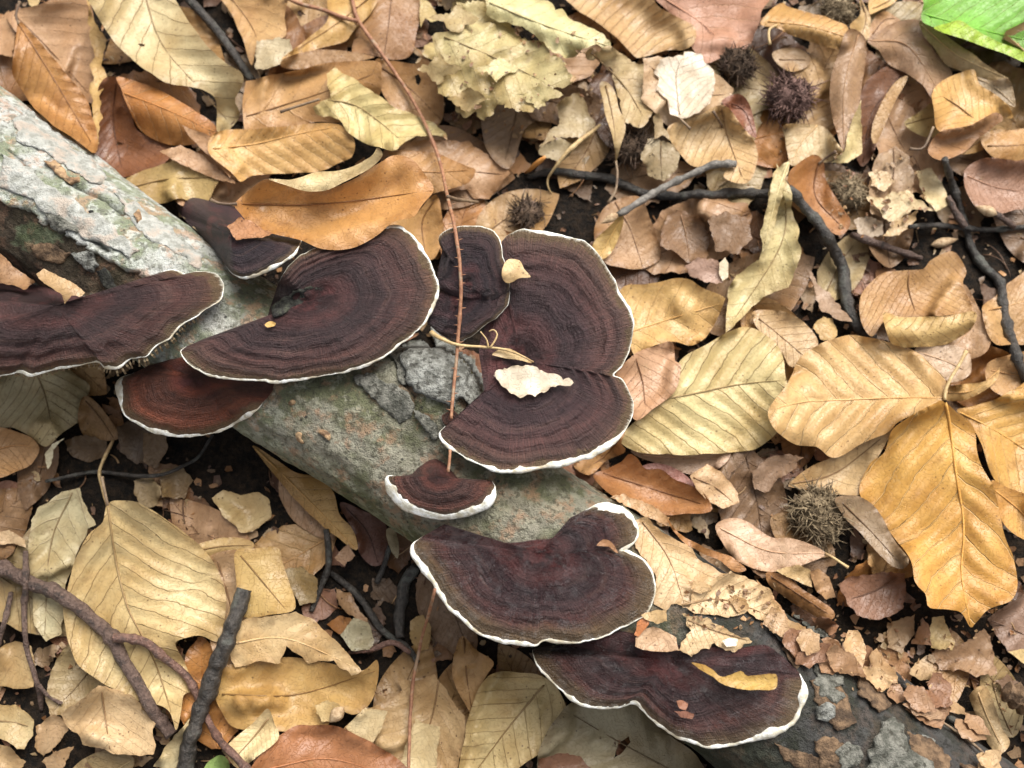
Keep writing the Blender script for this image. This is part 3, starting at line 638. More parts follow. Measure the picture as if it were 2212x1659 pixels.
    zb = Z[i0, IB] * (1 - fz) + Z[i0 + 1, IB] * fz - 0.5 - th * (1 - TB ** 2.2) + 0.15 * vnoise(ub / 4, vb / 4, 1.0)
    XB = P(ub, vb, zb * MM).reshape(-1, 3); i = np.arange(10 * n).reshape(10, n); j = np.roll(i, -1, axis=1)
    FB = np.stack([i[:-1], j[:-1], j[1:], i[1:]], -1).reshape(-1, 4)
    und = mesh_obj('pore_surface', XB, FB, M['pore'], root, org(root))
    if gills:      # maze-like pore walls that show below the edge
        GV_, GF_ = [], []
        for (f0, f1, dl) in gills:
            a0 = int(f0 * (nr - 1)); a1 = int(f1 * (nr - 1)); pos = a0
            while pos < a1:
                ll = dl * (0.7 + 0.5 * random.random()) * math.sin(math.pi * min(max((pos - a0) / (a1 - a0), 0.08), 0.92)) ** 0.5
                p = out[pos]; nn = nm[pos] + np.array([0.15 * random.uniform(-1, 1), 0.1]); tt = tg[pos] / (np.linalg.norm(tg[pos]) + 1e-9) * (1.7 + random.random() * 0.7); z0 = zedge[pos]
                b = len(GV_)
                for (dn, dz) in ((-7, -0.6), (ll * 0.55, -1.2), (ll, -3.6), (ll * 0.4, -4.6), (-7, -3.8)):
                    for sg in (-1, 1):
                        c = p + nn * dn + tt * sg; GV_.append(P(c[0], c[1], (z0 + dz) * MM))
                for q5 in range(5):
                    q6 = (q5 + 1) % 5; GF_.append((b + 2 * q5, b + 2 * q5 + 1, b + 2 * q6 + 1, b + 2 * q6))
                GF_.append((b, b + 2, b + 4, b + 6, b + 8)); GF_.append((b + 9, b + 7, b + 5, b + 3, b + 1))
                pos += 1 if random.random() < 0.25 else 2
        g = mesh_obj('pore_walls', np.array(GV_), GF_, M['pore'], und, org(root), smooth=False); g['kind'] = 'stuff'
    return root

# ------------------------------------------------------------------ beech husks
def husk(label, u, v, r, mat, ns=190, sl=0.42, squash=0.8, group=None, on='g', seed=1, op=0.0):
    H = HA if on == 'a' else HG
    zb = float(np.percentile(bil(H, u + r * 0.5 * np.array([0, 1, -1, 0, 0]), v + r * 0.5 * np.array([0, 0, 0, 1, -1])), 60)); rm = r * U
    c = P(u, v, zb * MM + rm * squash * 0.5); n, m = 22, 16; V = []; rs = random.Random(seed * 77 + int(u))
    for i in range(m + 1):
        for j in range(n):
            th = math.pi * i / m; ph = 2 * math.pi * j / n; d = np.array([math.sin(th) * math.cos(ph), math.sin(th) * math.sin(ph), math.cos(th) * squash])
            V.append(d)
    V = np.array(V); rr = rm * 0.82 * (1 + 0.16 * fbm(V[:, 0] * 2 + seed, V[:, 1] * 2, V[:, 2] * 2 + seed, 3))
    ph = np.arctan2(V[:, 1], V[:, 0]); seam = np.exp(-(np.minimum(np.abs(np.sin(2 * ph + seed)), 1) / 0.22) ** 2) * np.clip(V[:, 2] + 0.2, 0, 1); rr = rr * (1 - (0.18 + op) * seam)
    X = c + V * rr[:, None]; F = []
    for i in range(m):
        for j in range(n): F.append((i * n + j, i * n + (j + 1) % n, (i + 1) * n + (j + 1) % n, (i + 1) * n + j))
    root = empty('beech_husk', (c[0], c[1], X[:, 2].min())); tag(root, label, 'husk', group); mesh_obj('shell', X, F, M[mat], root, org(root))
    SV, SF = [], []
    for k in range(ns):
        d = np.array([rs.gauss(0, 1), rs.gauss(0, 1), rs.gauss(0.25, 1)]); d /= np.linalg.norm(d); p = c + d * np.array([1, 1, squash]) * rm * 0.80
        bd = np.array([rs.gauss(0, 1), rs.gauss(0, 1), rs.gauss(0, 0.7)]) * 0.8; L_ = rm * sl * rs.uniform(0.6, 1.2)
        q = np.array([p, p + d * L_ * 0.45 + bd * L_ * 0.15, p + d * L_ * 0.8 + bd * L_ * 0.6, p + d * L_ * 0.85 + bd * L_ * 1.2])
        a, f = tube(q, np.array([0.030, 0.024, 0.016, 0.004]) * rm * 1.25, 4); b = len(SV); SV += a.tolist(); SF += [tuple(b + w for w in ff) for ff in f]
    s = mesh_obj('bristles', np.array(SV), SF, M[mat], root, org(root)); s['kind'] = 'stuff'
    k = (np.hypot(GUU - u, GVV - v) < r * 0.9); zt = (c[2] + rm * squash * 0.7) / MM
    HA[k] = np.maximum(HA[k], zt)
    if on == 'g': HG[k] = np.maximum(HG[k], zt)
    return root

# ------------------------------------------------------------------ decayed litter that nobody could count
SHADE_ZONES = [(1120, 320, 1520, 520), (620, 1120, 900, 1460), (90, 930, 640, 1075), (330, 60, 560, 250), (1320, 520, 1480, 640), (1850, 1000, 2000, 1100), (1560, 960, 1720, 1080)]  # shaded gaps: litter is thinner here, with shade painted into its colour
def litter():
    V, F, at = [], [], {'luv': [], 'col': [], 'edge': []}; nb = 0
    pal = [DBROWN, BROWN, (.20, .12, .06), (.24, .17, .10), (.30, .20, .11), (.17, .10, .06), (.36, .25, .14), (.44, .32, .18), (.40, .22, .10), (.30, .15, .09)]
    def add(r):
        nonlocal nb
        X, f, a = r; V.append(X); F.append(f + nb); nb += len(X)
        for k in at: at[k].append(a[k])
    for k in range(1000):
        u = random.uniform(-220, 2430); v = random.uniform(-220, 1880); dk = any(a < u < c and b < v < d for a, b, c, d in SHADE_ZONES)
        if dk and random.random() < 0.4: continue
        n = random.randint(4, 8); R = random.choice((random.uniform(12, 30), random.uniform(25, 75))); el = random.uniform(0.4, 1.0); th = random.uniform(0, 6.3)
        pts = []
        for i in range(n):
            a = 2 * math.pi * i / n + random.uniform(-0.25, 0.25); r = R * random.uniform(0.6, 1.15); x, y = r * math.cos(a), r * math.sin(a) * el
            pts.append((u + x * math.cos(th) - y * math.sin(th), v + x * math.sin(th) + y * math.cos(th)))
        mid = [(u - R * math.cos(th), v - R * math.sin(th)), (u, v), (u + R * math.cos(th), v + R * math.sin(th))]
        c = np.array(random.choice(pal)) * random.uniform(0.5 if dk else 0.7, 0.8 if dk else 1.15)  # darker tint in the gaps is painted shade
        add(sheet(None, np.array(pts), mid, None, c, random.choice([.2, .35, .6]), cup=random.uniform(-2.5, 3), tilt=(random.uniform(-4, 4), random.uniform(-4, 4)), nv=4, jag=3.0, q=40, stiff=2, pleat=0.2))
    # the same floor goes on beyond the picture, coarser
    lw = P(LOGP[:, 0], LOGP[:, 1], AXZ * MM); lw = np.stack([np.interp(np.linspace(0, 13, 120), np.arange(14), lw[:, q]) for q in (0, 1)], 1)
    for k in range(3800):
        a = random.uniform(0, 6.283); d = 0.17 + 0.75 * random.random() ** 1.1; x, y = d * math.cos(a) * 1.15, d * math.sin(a)
        if (-0.215 < x < 0.215 and -0.165 < y < 0.185) or np.hypot(lw[:, 0] - x, lw[:, 1] - y).min() < 0.045: continue
        L_ = random.uniform(0.018, 0.042); wd = L_ * random.uniform(0.5, 0.72); th = random.uniform(0, 6.283); n = 9; z0 = random.uniform(-7, 6) * MM
        ct, st = math.cos(th), math.sin(th); b = nb; xs = []
        tx, ty = random.uniform(-.2, .2), random.uniform(-.2, .2); cu = random.uniform(-4, 5) * MM
        for i in range(n):
            t = i / (n - 1); hw = wd * max(0.02, math.sin(math.pi * t ** 0.85)) ** 0.8
            for sgn in (-1, -0.5, 0, 0.5, 1):
                p = (t * 2 - 1) * L_; q = sgn * hw; X = x + p * ct - q * st; Y = y + p * st + q * ct
                xs.append((X, Y, z0 + tx * p + ty * q + cu * sgn * sgn + 0.8 * MM * math.sin(i * 1.4 + sgn)))
        V.append(np.array(xs)); idx = np.arange(n * 5).reshape(n, 5); qd = np.stack([idx[:-1, :-1], idx[:-1, 1:], idx[1:, 1:], idx[1:, :-1]], -1).reshape(-1, 4)
        F.append(np.vstack([qd[:, [0, 1, 2]], qd[:, [0, 2, 3]]]) + b); nb += len(xs)
        c = np.array(random.choice([TAN, GOLD, BROWN, PINK, PALE, DBROWN, ORANGE])) * random.uniform(0.75, 1.05)
        tt = np.repeat(np.linspace(0, 9, n), 5); bb = np.tile(np.array([-1, -.5, 0, .5, 1]), n) * 3
        at['luv'].append(np.stack([tt, bb, np.full(n * 5, k * 0.37 % 9)], 1)); at['col'].append(np.tile([*c, random.choice([.2, .8])], (n * 5, 1))); at['edge'].append(np.clip(1 - np.abs(bb) / 3, 0, 1))
    o = mesh_obj('leaf_litter', np.vstack(V), np.vstack(F), M['leaf'], origin=np.zeros(3), **{k: np.concatenate(q) for k, q in at.items()})
    tag(o, 'decayed brown leaf crumbs covering the woodland floor', 'leaf litter', None, 'stuff')
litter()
def crumbs(name, label, n, seed, H, area=None, rmin=5, rmax=17, pal=None, avoid=0.7, logok=False):
    rg = np.random.default_rng(seed); V, F, C, LU, E = [], [], [], [], []; pal = pal or [DBROWN, BROWN, (.22, .14, .08), (.34, .23, .13), (.45, .33, .18), (.30, .16, .09), (.15, .09, .06), (.40, .22, .10)]
    for k in range(n):
        if area: a = area[k % len(area)]; u = rg.uniform(a[0], a[2]); v = rg.uniform(a[1], a[3])
        else: u = rg.uniform(-200, 2400); v = rg.uniform(-200, 1860)
        dk = any(a < u < c and b < v < d for a, b, c, d in SHADE_ZONES)
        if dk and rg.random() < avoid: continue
        if not logok and bil(HL, u, v) > bil(HG, u, v) + 2: continue
        R = rg.uniform(rmin, rmax) * (1.6 if rg.random() < 0.12 else 1); el = rg.uniform(0.25, 1); th = rg.uniform(0, 6.28); m = int(rg.integers(5, 8)); z = float(bil(H, u, v)) + 0.35
        tx, ty = rg.normal(0, 0.28, 2); b = len(V); pts = [(u, v, z + 0.4)]
        for i in range(m):
            an = 6.283 * i / m + rg.uniform(-.4, .4); r = R * rg.uniform(0.5, 1.2); x, y = r * math.cos(an), r * math.sin(an) * el
            du, dv = x * math.cos(th) - y * math.sin(th), x * math.sin(th) + y * math.cos(th)
            pts.append((u + du, v + dv, z + (tx * du + ty * dv) * 0.16 + rg.uniform(0, 0.5) + (abs(tx) + abs(ty)) * R * 0.06))
        V += pts; F += [(b, b + 1 + i, b + 1 + (i + 1) % m) for i in range(m)]
        c = np.array(pal[int(rg.integers(len(pal)))]) * rg.uniform(0.6, 1.15) * (0.7 if dk else 1)  # crumbs in the gaps get shade put into their colour
        C += [[*c, 0.4]] * (m + 1); LU += [[rg.uniform(0, 9), rg.uniform(-3, 3), rg.uniform(0, 9)]] * (m + 1); E += [1.0] + [0.2] * m
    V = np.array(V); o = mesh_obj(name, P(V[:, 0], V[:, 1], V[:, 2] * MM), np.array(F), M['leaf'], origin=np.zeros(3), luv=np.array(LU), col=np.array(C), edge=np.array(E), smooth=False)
    tag(o, label, 'leaf litter', None, 'stuff')
def fibres(name, label, n, seed, H, cols):
    rg = np.random.default_rng(seed); V, F, C = [], [], []
    for k in range(n):
        u = rg.uniform(0, 2212); v = rg.uniform(0, 1659)
        if bil(HL, u, v) > bil(HG, u, v) + 2: continue
        L_ = rg.uniform(30, 130); th = rg.uniform(0, 6.283); cv = rg.uniform(-0.9, 0.9); m = 9; t = np.linspace(-0.5, 0.5, m); an = th + cv * t * 2
        q = np.stack([u + np.cumsum(np.cos(an)) * L_ / m, v + np.cumsum(np.sin(an)) * L_ / m], 1); z = big(H, q[:, 0], q[:, 1]) + 0.4
        for it in range(20): z[1:-1] = np.maximum(0.5 * (z[:-2] + z[2:]), z[1:-1])
        a, f = tube(P(q[:, 0], q[:, 1], z * MM), rg.uniform(0.8, 2.2) * U * np.linspace(1.1, 0.6, m), 5); b = len(V); V += a.tolist(); F += [tuple(b + w for w in ff) for ff in f]
        c = np.array(cols[int(rg.integers(len(cols)))]) * rg.uniform(0.7, 1.1); C += [[*c, 0.5]] * len(a)
    o = mesh_obj(name, np.array(V), F, M['leaf'], origin=np.zeros(3), luv=np.tile([0.5, 0.3, 1.0], (len(V), 1)), col=np.array(C), edge=np.ones(len(V))); tag(o, label, 'stalk bits', None, 'stuff')
fibres('dry_fibres', 'thin dry leaf stalks and rootlets tangled among the leaf litter', 260, 5, HG, [DBROWN, BROWN, (.34, .22, .11), (.20, .11, .06)])
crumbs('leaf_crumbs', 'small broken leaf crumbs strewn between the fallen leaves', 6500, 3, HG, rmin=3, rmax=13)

# ------------------------------------------------------------------ leaves on the ground, lowest first
def beech_outline(b, t, w, n=9):
    b, t = np.array(b, float), np.array(t, float); d = t - b; nn = np.array([-d[1], d[0]]) / np.linalg.norm(d); x = np.linspace(0.02, 0.99, n); h = w * np.sin(np.pi * x ** 0.85) ** 0.75
    return np.vstack([b + d * x[:, None] + nn * h[:, None], (b + d * x[:, None] - nn * h[:, None])[::-1]])
placed = []; BURIED = []
for k in range(900):
    if len(placed) >= 125: break
    u = random.uniform(-40, 2250); v = random.uniform(-40, 1700)
    if any(a < u < c and b < v < d for a, b, c, d in SHADE_ZONES) and random.random() < 0.92: continue
    if bil(HL, u, v) > bil(HG, u, v) + 2 or min([math.hypot(u - a, v - b) for a, b in placed] or [999]) < 105: continue
    placed.append((u, v)); th = random.uniform(0, 6.283); L_ = random.uniform(80, 150); ct, st = math.cos(th), math.sin(th)
    b, t = (u - L_ * ct, v - L_ * st), (u + L_ * ct, v + L_ * st); ol = beech_outline(b, t, L_ * 0.6)
    if (bil(HL, ol[:, 0], ol[:, 1]) > bil(HG, ol[:, 0], ol[:, 1]) + 4).sum() > 3: placed.pop(); continue
    c = np.array(random.choice([TAN, TAN, BROWN, PINK, (.38, .24, .12), (.30, .19, .11), (.42, .33, .19), ORANGE, DBROWN, (.24, .15, .09)])) * random.uniform(0.7, 1.0)
    cn = 'tan' if c[0] > .36 else 'brown' if c[0] > .24 else 'dark brown'; jg = random.choice([0, 0, 1.2, 2])
    ob = leaf('half buried leaf', None, beech_outline(b, t, L_ * random.uniform(0.45, 0.62)), [b, (u + 10 * st, v - 10 * ct), t], c, random.choice([.2, .35, .7]), group='half buried leaves between the larger leaves', jag=jg, cup=random.uniform(-5, 5), q=45, nv=8, rib=2.0, tilt=(random.uniform(-7, 7), random.uniform(-7, 7)))
    BURIED.append((ob, u, v, cn, jg, *LAST))
# -- around the thick end of the log
frag('pinkish torn leaf piece beside the thick end of the log', (0, 0), '-60,180 60,60 110,160 100,250 85,370 -30,350 -80,260', PINK)
frag('small pale chip of leaf above the large tan leaf with the curled edge', (0, 0), '170,-40 270,-30 250,30 215,60 190,30', PALE)
leaf('large tan leaf whose torn golden edge curls upright behind the log', (0, 0), '43,100 130,60 250,30 430,-30 570,-20 620,150 640,330 610,560 600,680 450,560 300,400 180,280 80,180', '60,60 330,330 640,680', PINK, 0.3,
     lip=[('565,-20 610,130 705,260 672,330 692,520 655,650 672,770 640,955 603,780 592,560 606,340 570,150', '590,0 640,330 640,940')], lipcol=(.50, .33, .12), lipkw=dict(lift=3.5, jag=2.2, cup=-1), cup=3, on='g', wob=0.8, nv=7)
leaf('chestnut leaf painted dark with shade deep in the hollow behind the log', (0, 0), '660,540 760,500 815,560 860,700 900,850 1120,960 1060,1080 900,1140 760,1150 620,1020 600,820', '760,520 740,800 800,1120', (.20, .085, .04), 0.3, cup=-1)  # red-brown deepened: the shade of the hollow is in the leaf colour
leaf('brown pleated leaf leaning on the upper side of the log', (0, 0), '120,150 90,340 85,480 130,570 220,700 340,810 480,900 600,1000 640,975 622,830 560,640 450,500 340,370 250,260 180,190', '125,160 330,480 620,970', (.40, .215, .08), 0.25,
     stalk='122,160 105,100 120,40 130,10', on='a', cup=-4, pleat=1.0, nv=11, wob=0.6, tilt=(0, -4), lift=0.5)
leaf('golden brown half-rolled leaf between the dark hollow and the grey curled leaf', (0, 0), '770,500 1000,570 1200,680 1350,770 1425,860 1300,935 1100,945 920,855 840,700 795,590', '790,600 1100,720 1420,870', ORANGE, 0.75, cup=-7, nv=6, pleat=0.4, wob=0.5, lift=2)
leaf('olive tan leaf partly tucked under the log beside the dark little bracket', (0, 0), '800,1200 950,1110 1200,1050 1420,1140 1400,1230 1330,1340 1180,1300 1000,1330', '830,1230 1100,1170 1400,1160', (.36, .26, .11), 0.4)
stick('twig', 'dark smooth twig slanting down beside the large grey curled leaf', '350,-60 400,-10 455,50 500,110 545,175', [10, 11, 10], 'twig_dark')
leaf('large tan leaf with faint veins beside the dark smooth twig', None, '470,-30 610,-30 615,40 618,78 585,88 556,95 543,140 520,75 495,20', '480,-30 540,50 560,100', TAN, 0.3, nv=5)
frag('grey papery leaf scrap below the large tan leaf near the smooth twig', (1, 0), '20,270 120,250 230,260 245,330 165,430 60,455 0,440', (.42, .36, .25))
leaf('brown glossy leaf behind the bramble stem', (1, 0), '740,-40 1090,-40 1065,200 1030,350 950,390 840,375 720,350 640,340 690,150', '900,-40 880,150 850,370', (.30, .165, .075), 0.4, cup=-2, nv=6)
leaf('gold leaf folded along its length under the bramble fork', (1, 0), '500,-30 790,-30 765,80 650,200 590,270 430,315 280,365 180,385 350,250 480,130', '760,-20 520,170 200,370', (.47, .30, .11), 0.4, cup=-4, nv=8,
     lip=[('170,430 190,385 290,350 450,325 650,340 790,372 650,405 400,435 250,455', '180,410 450,370 780,372')], lipcol=(.30, .17, .07), lipkw=dict(lift=-0.3, on='g'))
leaf('brown leaf with a small oval hole behind the bramble stem', (1, 0), '790,400 900,395 1060,415 1095,360 1030,290 1130,380 1200,520 1238,640 1230,780 1150,850 1000,790 850,620', '800,420 1000,560 1220,780', (.34, .20, .09), 0.4, holes=[px((1, 0), '1055,500 1075,490 1088,520 1075,555 1055,540')], cup=2, tilt=(4, 0))
leaf('broad flat orange tan leaf under the pale curled spiny leaf', (1, 0), '-60,560 0,520 300,450 500,410 800,400 828,500 820,620 700,760 550,800 400,800 100,850 -60,860', '-50,760 400,620 820,470', (.46, .28, .13), 0.3, cup=-3, nv=5, pleat=0.3)
leaf('large pale grey crumpled leaf with brown veins arching over a dark hollow', (0, 0), '560,-60 850,-60 1110,-30 1240,150 1400,350 1590,500 1540,650 1565,750 1480,860 1415,855 1400,640 1250,570 1100,545 920,430 760,290 680,170 600,40', '940,-60 1010,180 1100,350 1250,520 1480,780', (.50, .43, .27), 0.15, cup=5, wob=2.2, nv=7, jag=0.9, lift=4, crink=2.0, holes=[px((0, 0), '900,285 950,290 940,306 915,300')])
frag('pointed pinkish brown leaf tip behind the gold ribbed leaf', (0, 0), '1050,990 1180,945 1300,1000 1540,1200 1400,1165 1180,1070', PINK, jag=1)
frag('narrow folded pinkish leaf end beside the gold ribbed leaf', (0, 0), '1180,815 1270,850 1400,890 1480,1010 1580,1100 1500,1160 1380,1030 1310,960 1200,850', PINK, jag=1)
leaf('light brown leaf with torn tip sticking out right of the bramble stem', (1, 0), '900,940 1150,900 1400,930 1560,1020 1665,1130 1590,1250 1540,1305 1440,1300 1390,1240 1240,1255 1080,1120', '920,980 1300,1100 1640,1140', PINK, 0.45, jag=1.6, cup=-2)
leaf('brown leaf with a straight vein and pointed fold crossed by the bramble stem', (1, 0), '880,990 1050,985 1220,1010 1400,1090 1445,1112 1385,1200 1150,1265 1050,1230 960,1100', '890,1030 1100,1120 1420,1110', (.40, .23, .10), 0.6, cup=-4, nv=6)
leaf('orange tan leaf tucked behind the largest round bracket', (1, 0), '800,1480 900,1410 1050,1390 1150,1290 1205,1290 1240,1500 1205,1645 1150,1700 1050,1659 960,1560', '1180,1300 1100,1450 1120,1659', (.46, .27, .11), 0.4, cup=-2)
# -- mouldering mass in the upper middle
leaf('dull grey brown leaf below the crumbling pale leaf mass', (2, 0), '-180,430 0,420 80,450 145,600 195,760 100,860 30,1085 -60,1080 -160,900', '60,440 60,700 -20,1060', (.24, .17, .12), 0.3)
leaf('dark reddish brown leaf under the crumbling pale leaf mass', (2, 0), '80,560 250,520 420,560 600,640 560,820 420,860 280,800 150,760', '100,600 350,680 580,740', (.20, .125, .075), 0.3)
frag('crumbling straw coloured leaf mass with ragged lace edges', (1, 0), '1300,-40 1720,-60 1740,200 1700,430 1600,480 1480,700 1390,745 1290,690 1240,640 1400,500 1280,420 1110,350 1180,240 1300,200', (.50, .42, .22), jag=6, wob=5.0, crink=5, cup=-5, name='decayed_leaf', nv=8, lift=2)
frag('pale dry leaf scrap standing beside the crumbling leaf mass', (1, 0), '1085,-30 1150,20 1215,130 1160,140 1120,120 1090,180 1085,80', (.52, .42, .21), jag=1)
frag('lacy straw coloured leaf edge with small holes at the lower end of the crumbling mass', (1, 0), '1420,480 1560,470 1640,520 1660,640 1560,720 1470,690 1440,600', (.47, .36, .19), jag=5, wob=3, holes=[px((1, 0), '1540,560 1580,560 1570,600 1540,595')])
frag('pale green fungus-bleached scrap on the crumbling leaf mass', (1, 0), '1330,20 1480,10 1620,60 1560,150 1420,170 1360,120', (.55, .50, .30), jag=5, wob=3)
frag('grey lace leaf scrap hanging from the crumbling leaf mass', (1, 0), '1200,430 1330,400 1400,470 1390,560 1280,560 1220,500', (.42, .40, .30), jag=3, wob=2)
leaf('wrinkled straw coloured leaf sheet draped below the long rolled leaf', None, '1000,40 1100,50 1180,105 1235,130 1220,195 1150,235 1090,215 1030,255 985,238 955,190 930,110', '960,80 1080,130 1200,190', (.44, .38, .20), 0.3, jag=5.5, wob=3, crink=6, lift=3, name='decayed_leaf', nv=7)
for k, (a, b, w) in enumerate(((985, 40, 'upper'), (1075, 150, 'middle'), (1010, 215, 'lower'), (1165, 205, 'hanging'), (945, 150, 'outer'))): frag(w + ' flap of rotten pale leaf on the wrinkled straw coloured sheet', None, [(a + r_ * math.cos(t_), b + 0.7 * r_ * math.sin(t_)) for t_, r_ in zip(np.linspace(0, 5.6, 8), (50, 28, 46, 30, 52, 26, 44, 34))], (.48, .43, .24) if k % 2 else (.38, .30, .16), jag=4.5, crink=4, wob=3, tilt=(random.uniform(-8, 8), random.uniform(-8, 8)), name='decayed_leaf')
leaf('long pale green rolled leaf lying over the crumbling mass', (2, 0), '-160,-50 40,-80 200,-20 420,120 560,190 662,255 690,335 560,300 490,320 430,385 370,392 280,325 180,245 90,185 -20,150 -150,120', '-120,20 250,170 650,300', (.55, .53, .31), 0.3, cup=-8, wob=2.2, crink=3.5, nv=8, jag=2.4, lift=4, name='decayed_leaf')
leaf('tan torn leaf hanging in points below the pale green rolled leaf', (2, 0), '480,340 690,315 830,395 975,470 965,560 1035,640 960,740 900,795 860,822 780,812 740,760 700,600 680,450 590,400', '540,340 760,560 900,790', (.46, .37, .22), 0.3, jag=3.2, wob=3.5, crink=4, cup=3, tilt=(0, 6), lift=3)
leaf('narrow dry leaf strip with a hooked stalk hanging over the dark hollow', (2, 0), '600,545 682,560 722,700 772,812 742,940 702,1060 688,900 640,750', '640,560 690,800 705,1050', (.40, .30, .16), 0.4, cup=-4, stalk='705,1050 715,1150 700,1250 655,1325', nv=4, lift=3)
frag('star shaped torn tan scrap above the dark hollow', (2, 0), '380,640 462,590 512,690 585,830 480,905 340,905 205,955 270,860 350,810 305,690', (.40, .32, .19), jag=2.2, wob=2)
frag('grey torn leaf end beneath the star shaped scrap', (2, 0), '210,960 330,900 440,940 400,1020 330,1060 240,1030 200,1000', (.33, .27, .17), jag=1.6)
stick('leaf_sliver', 'thin dry curved leaf sliver reaching into the dark hollow', '600,815 540,870 480,912 400,980 340,1050 290,1120 262,1170 262,1220 285,1262', [4, 5, 6, 4, 3, 2], 'stalk', o=(2, 0), cat='leaf fragment', n=6)
husk('blackish bristly beech husk hidden under the hanging leaf strip', 1362, 320, 46, 'husk_dark', 190, 0.4, 0.7, seed=3)
husk('small black bristly husk behind the top rim of the double bracket', 1140, 462, 40, 'husk_dark', 190, 0.4, 0.6, seed=5)
stick('twig', 'blackened twig lying across the dark hollow', '1140,385 1190,372 1250,376 1310,384 1350,402 1400,418 1450,424 1520,420 1600,418 1680,420', [7, 10, 10, 10, 11], 'twig_dark', on='g', sink=1.0, knots=7)
leaf('pinkish brown satin leaf behind the pale beech leaf with parallel veins', (2, 0), '990,-60 1680,-60 1655,80 1622,200 1560,315 1400,375 1290,410 1200,310 1160,190 1050,80', '1010,-20 1300,180 1450,350', (.42, .235, .17), 0.7, cup=-2, nv=6, pleat=0.25, wob=0.8)
leaf('tan beech leaf with straight parallel veins beside the pinkish satin leaf', (2, 0), '370,-60 870,-40 1000,55 1180,145 1225,190 1215,275 1150,325 1040,330 880,372 820,362 690,225 560,135 450,60', '1400,120 900,-40 380,-60', (.47, .325, .175), 0.15, cup=1.0, nv=12, pleat=0.7, wob=0.8, rib=0)
leaf('pinkish tan torn leaf under the bright white leaf', (2, 0), '880,380 980,365 1140,370 1340,450 1478,580 1442,680 1330,745 1200,785 1050,842 960,740 870,640', '900,420 1200,600 1450,620', (.50, .37, .25), 0.4, jag=1.6)
leaf('red brown glossy leaf curling up beside the beige leaf', (2, 0), '1400,660 1500,612 1575,680 1625,895 1540,840 1450,730', '1420,660 1540,720 1610,880', (.22, .085, .045), 0.4, cup=3, lift=2)
leaf('beige beech leaf with a ragged notch under the budded twig', (2, 0), '1040,840 1230,760 1410,690 1530,820 1622,950 1628,1050 1582,1180 1520,1202 1410,1150 1480,1070 1430,1050 1230,1092 1125,1010', '1390,700 1440,900 1540,1180', (.52, .37, .20), 0.2, cup=-2, nv=7, stalk='1400,830 1380,790 1340,725')
leaf('bleached white beech leaf with a short stalk lying on top of the pinkish torn leaf', (2, 0), '990,385 1140,358 1150,330 1262,352 1292,410 1345,460 1350,560 1322,680 1250,735 1140,780 1060,742 1040,650 965,590 980,510 945,480', '1125,775 1100,500 1150,350', WHITE, 0.2, stalk='1125,775 1150,800 1192,842', nv=7, pleat=0.6, jag=1.6)
leaf('small round grey decayed leaf beside the beige notched leaf', (2, 0), '910,900 1050,925 1125,1010 1112,1092 1022,1195 930,1152 865,1040', '1000,905 1000,1050 1010,1190', (.34, .28, .18), 0.4, jag=2, nv=5)
frag('dry thin scrap standing on the small round grey leaf', (2, 0), '950,750 985,740 1040,860 1090,960 1110,1000 1060,940 1010,880 960,900', (.42, .34, .22))
leaf('flat brown leaf under the bud of the grey twig', (2, 0), '640,1350 760,1290 870,1295 935,1440 995,1610 985,1700 850,1760 700,1740 600,1680 560,1500', '700,1320 800,1500 880,1740', (.36, .22, .12), 0.4, cup=-1)
leaf('small golden leaf with two long veins beside the double bracket', (2, 0), '550,1605 640,1500 740,1405 752,1440 722,1560 650,1680 600,1690', '745,1415 680,1530 600,1680', (.52, .36, .14), 0.7, cup=-2, nv=3, tilt=(5, 0))
leaf('dark decayed scalloped leaf below the blackened twig', (2, 0), '1000,1500 1030,1420 1100,1365 1250,1420 1320,1560 1300,1700 1180,1720 1060,1640 1000,1600', '1120,1370 1160,1520 1190,1700', (.22, .135, .08), 0.55, jag=2.5)
frag('rumpled dark brown leaf under the long pale curled leaf', (2, 0), '1300,1430 1420,1380 1560,1420 1600,1560 1500,1660 1360,1640', (.22, .14, .085))
frag('pinkish scrap behind the gold leaf beside the double bracket', (2, 1), '1150,80 1240,20 1370,40 1430,110 1400,190 1300,190 1190,150', (.36, .235, .19))
frag('white bleached chip beside the long pale curled leaf', (2, 1), '1380,60 1420,20 1445,60 1440,150 1400,180 1385,130', (.62, .56, .46), jag=1)
# -- upper right
husk('dark bristly beech husk beside the bleached white leaf', 1592, 142, 46, 'husk_dark', 320, 0.28, 0.85, seed=2)
husk('reddish bristly beech husk beside the tall narrow brown leaf', 1703, 212, 58, 'husk_red', 380, 0.24, 0.8, seed=4)
husk('brown bristly husk behind the rolled gold leaf with the pale stalk', 1810, 24, 44, 'husk_pale', 300, 0.26, 0.8, seed=6)
leaf('gold leaf tip behind the green leaf', (3, 0), '700,90 720,-30 880,-30 860,20 780,60', '720,60 800,20 870,-20', (.52, .33, .12), 0.4)
leaf('dull tan leaf below the rolled gold leaf', (3, 0), '70,340 200,310 300,350 310,430 200,470 110,430', '80,390 200,390 310,390', (.38, .26, .15), 0.4)
leaf('rolled gold leaf with a pale hooked stalk', (3, 0), '-10,150 60,60 140,20 165,40 330,85 392,100 460,130 558,180 545,310 420,305 300,265 200,235 110,185 50,175', '40,140 300,170 550,240', (.45, .27, .10), 0.7, cup=-9, nv=9, pleat=1.0, stalk='95,165 50,190 45,240 52,290', lift=3, wob=0.5)
leaf('tan leaf behind the broad satin brown leaf', (3, 0), '690,260 720,150 800,70 880,110 910,140 820,180', '720,230 800,130 880,120', (.42, .25, .13), 0.4)
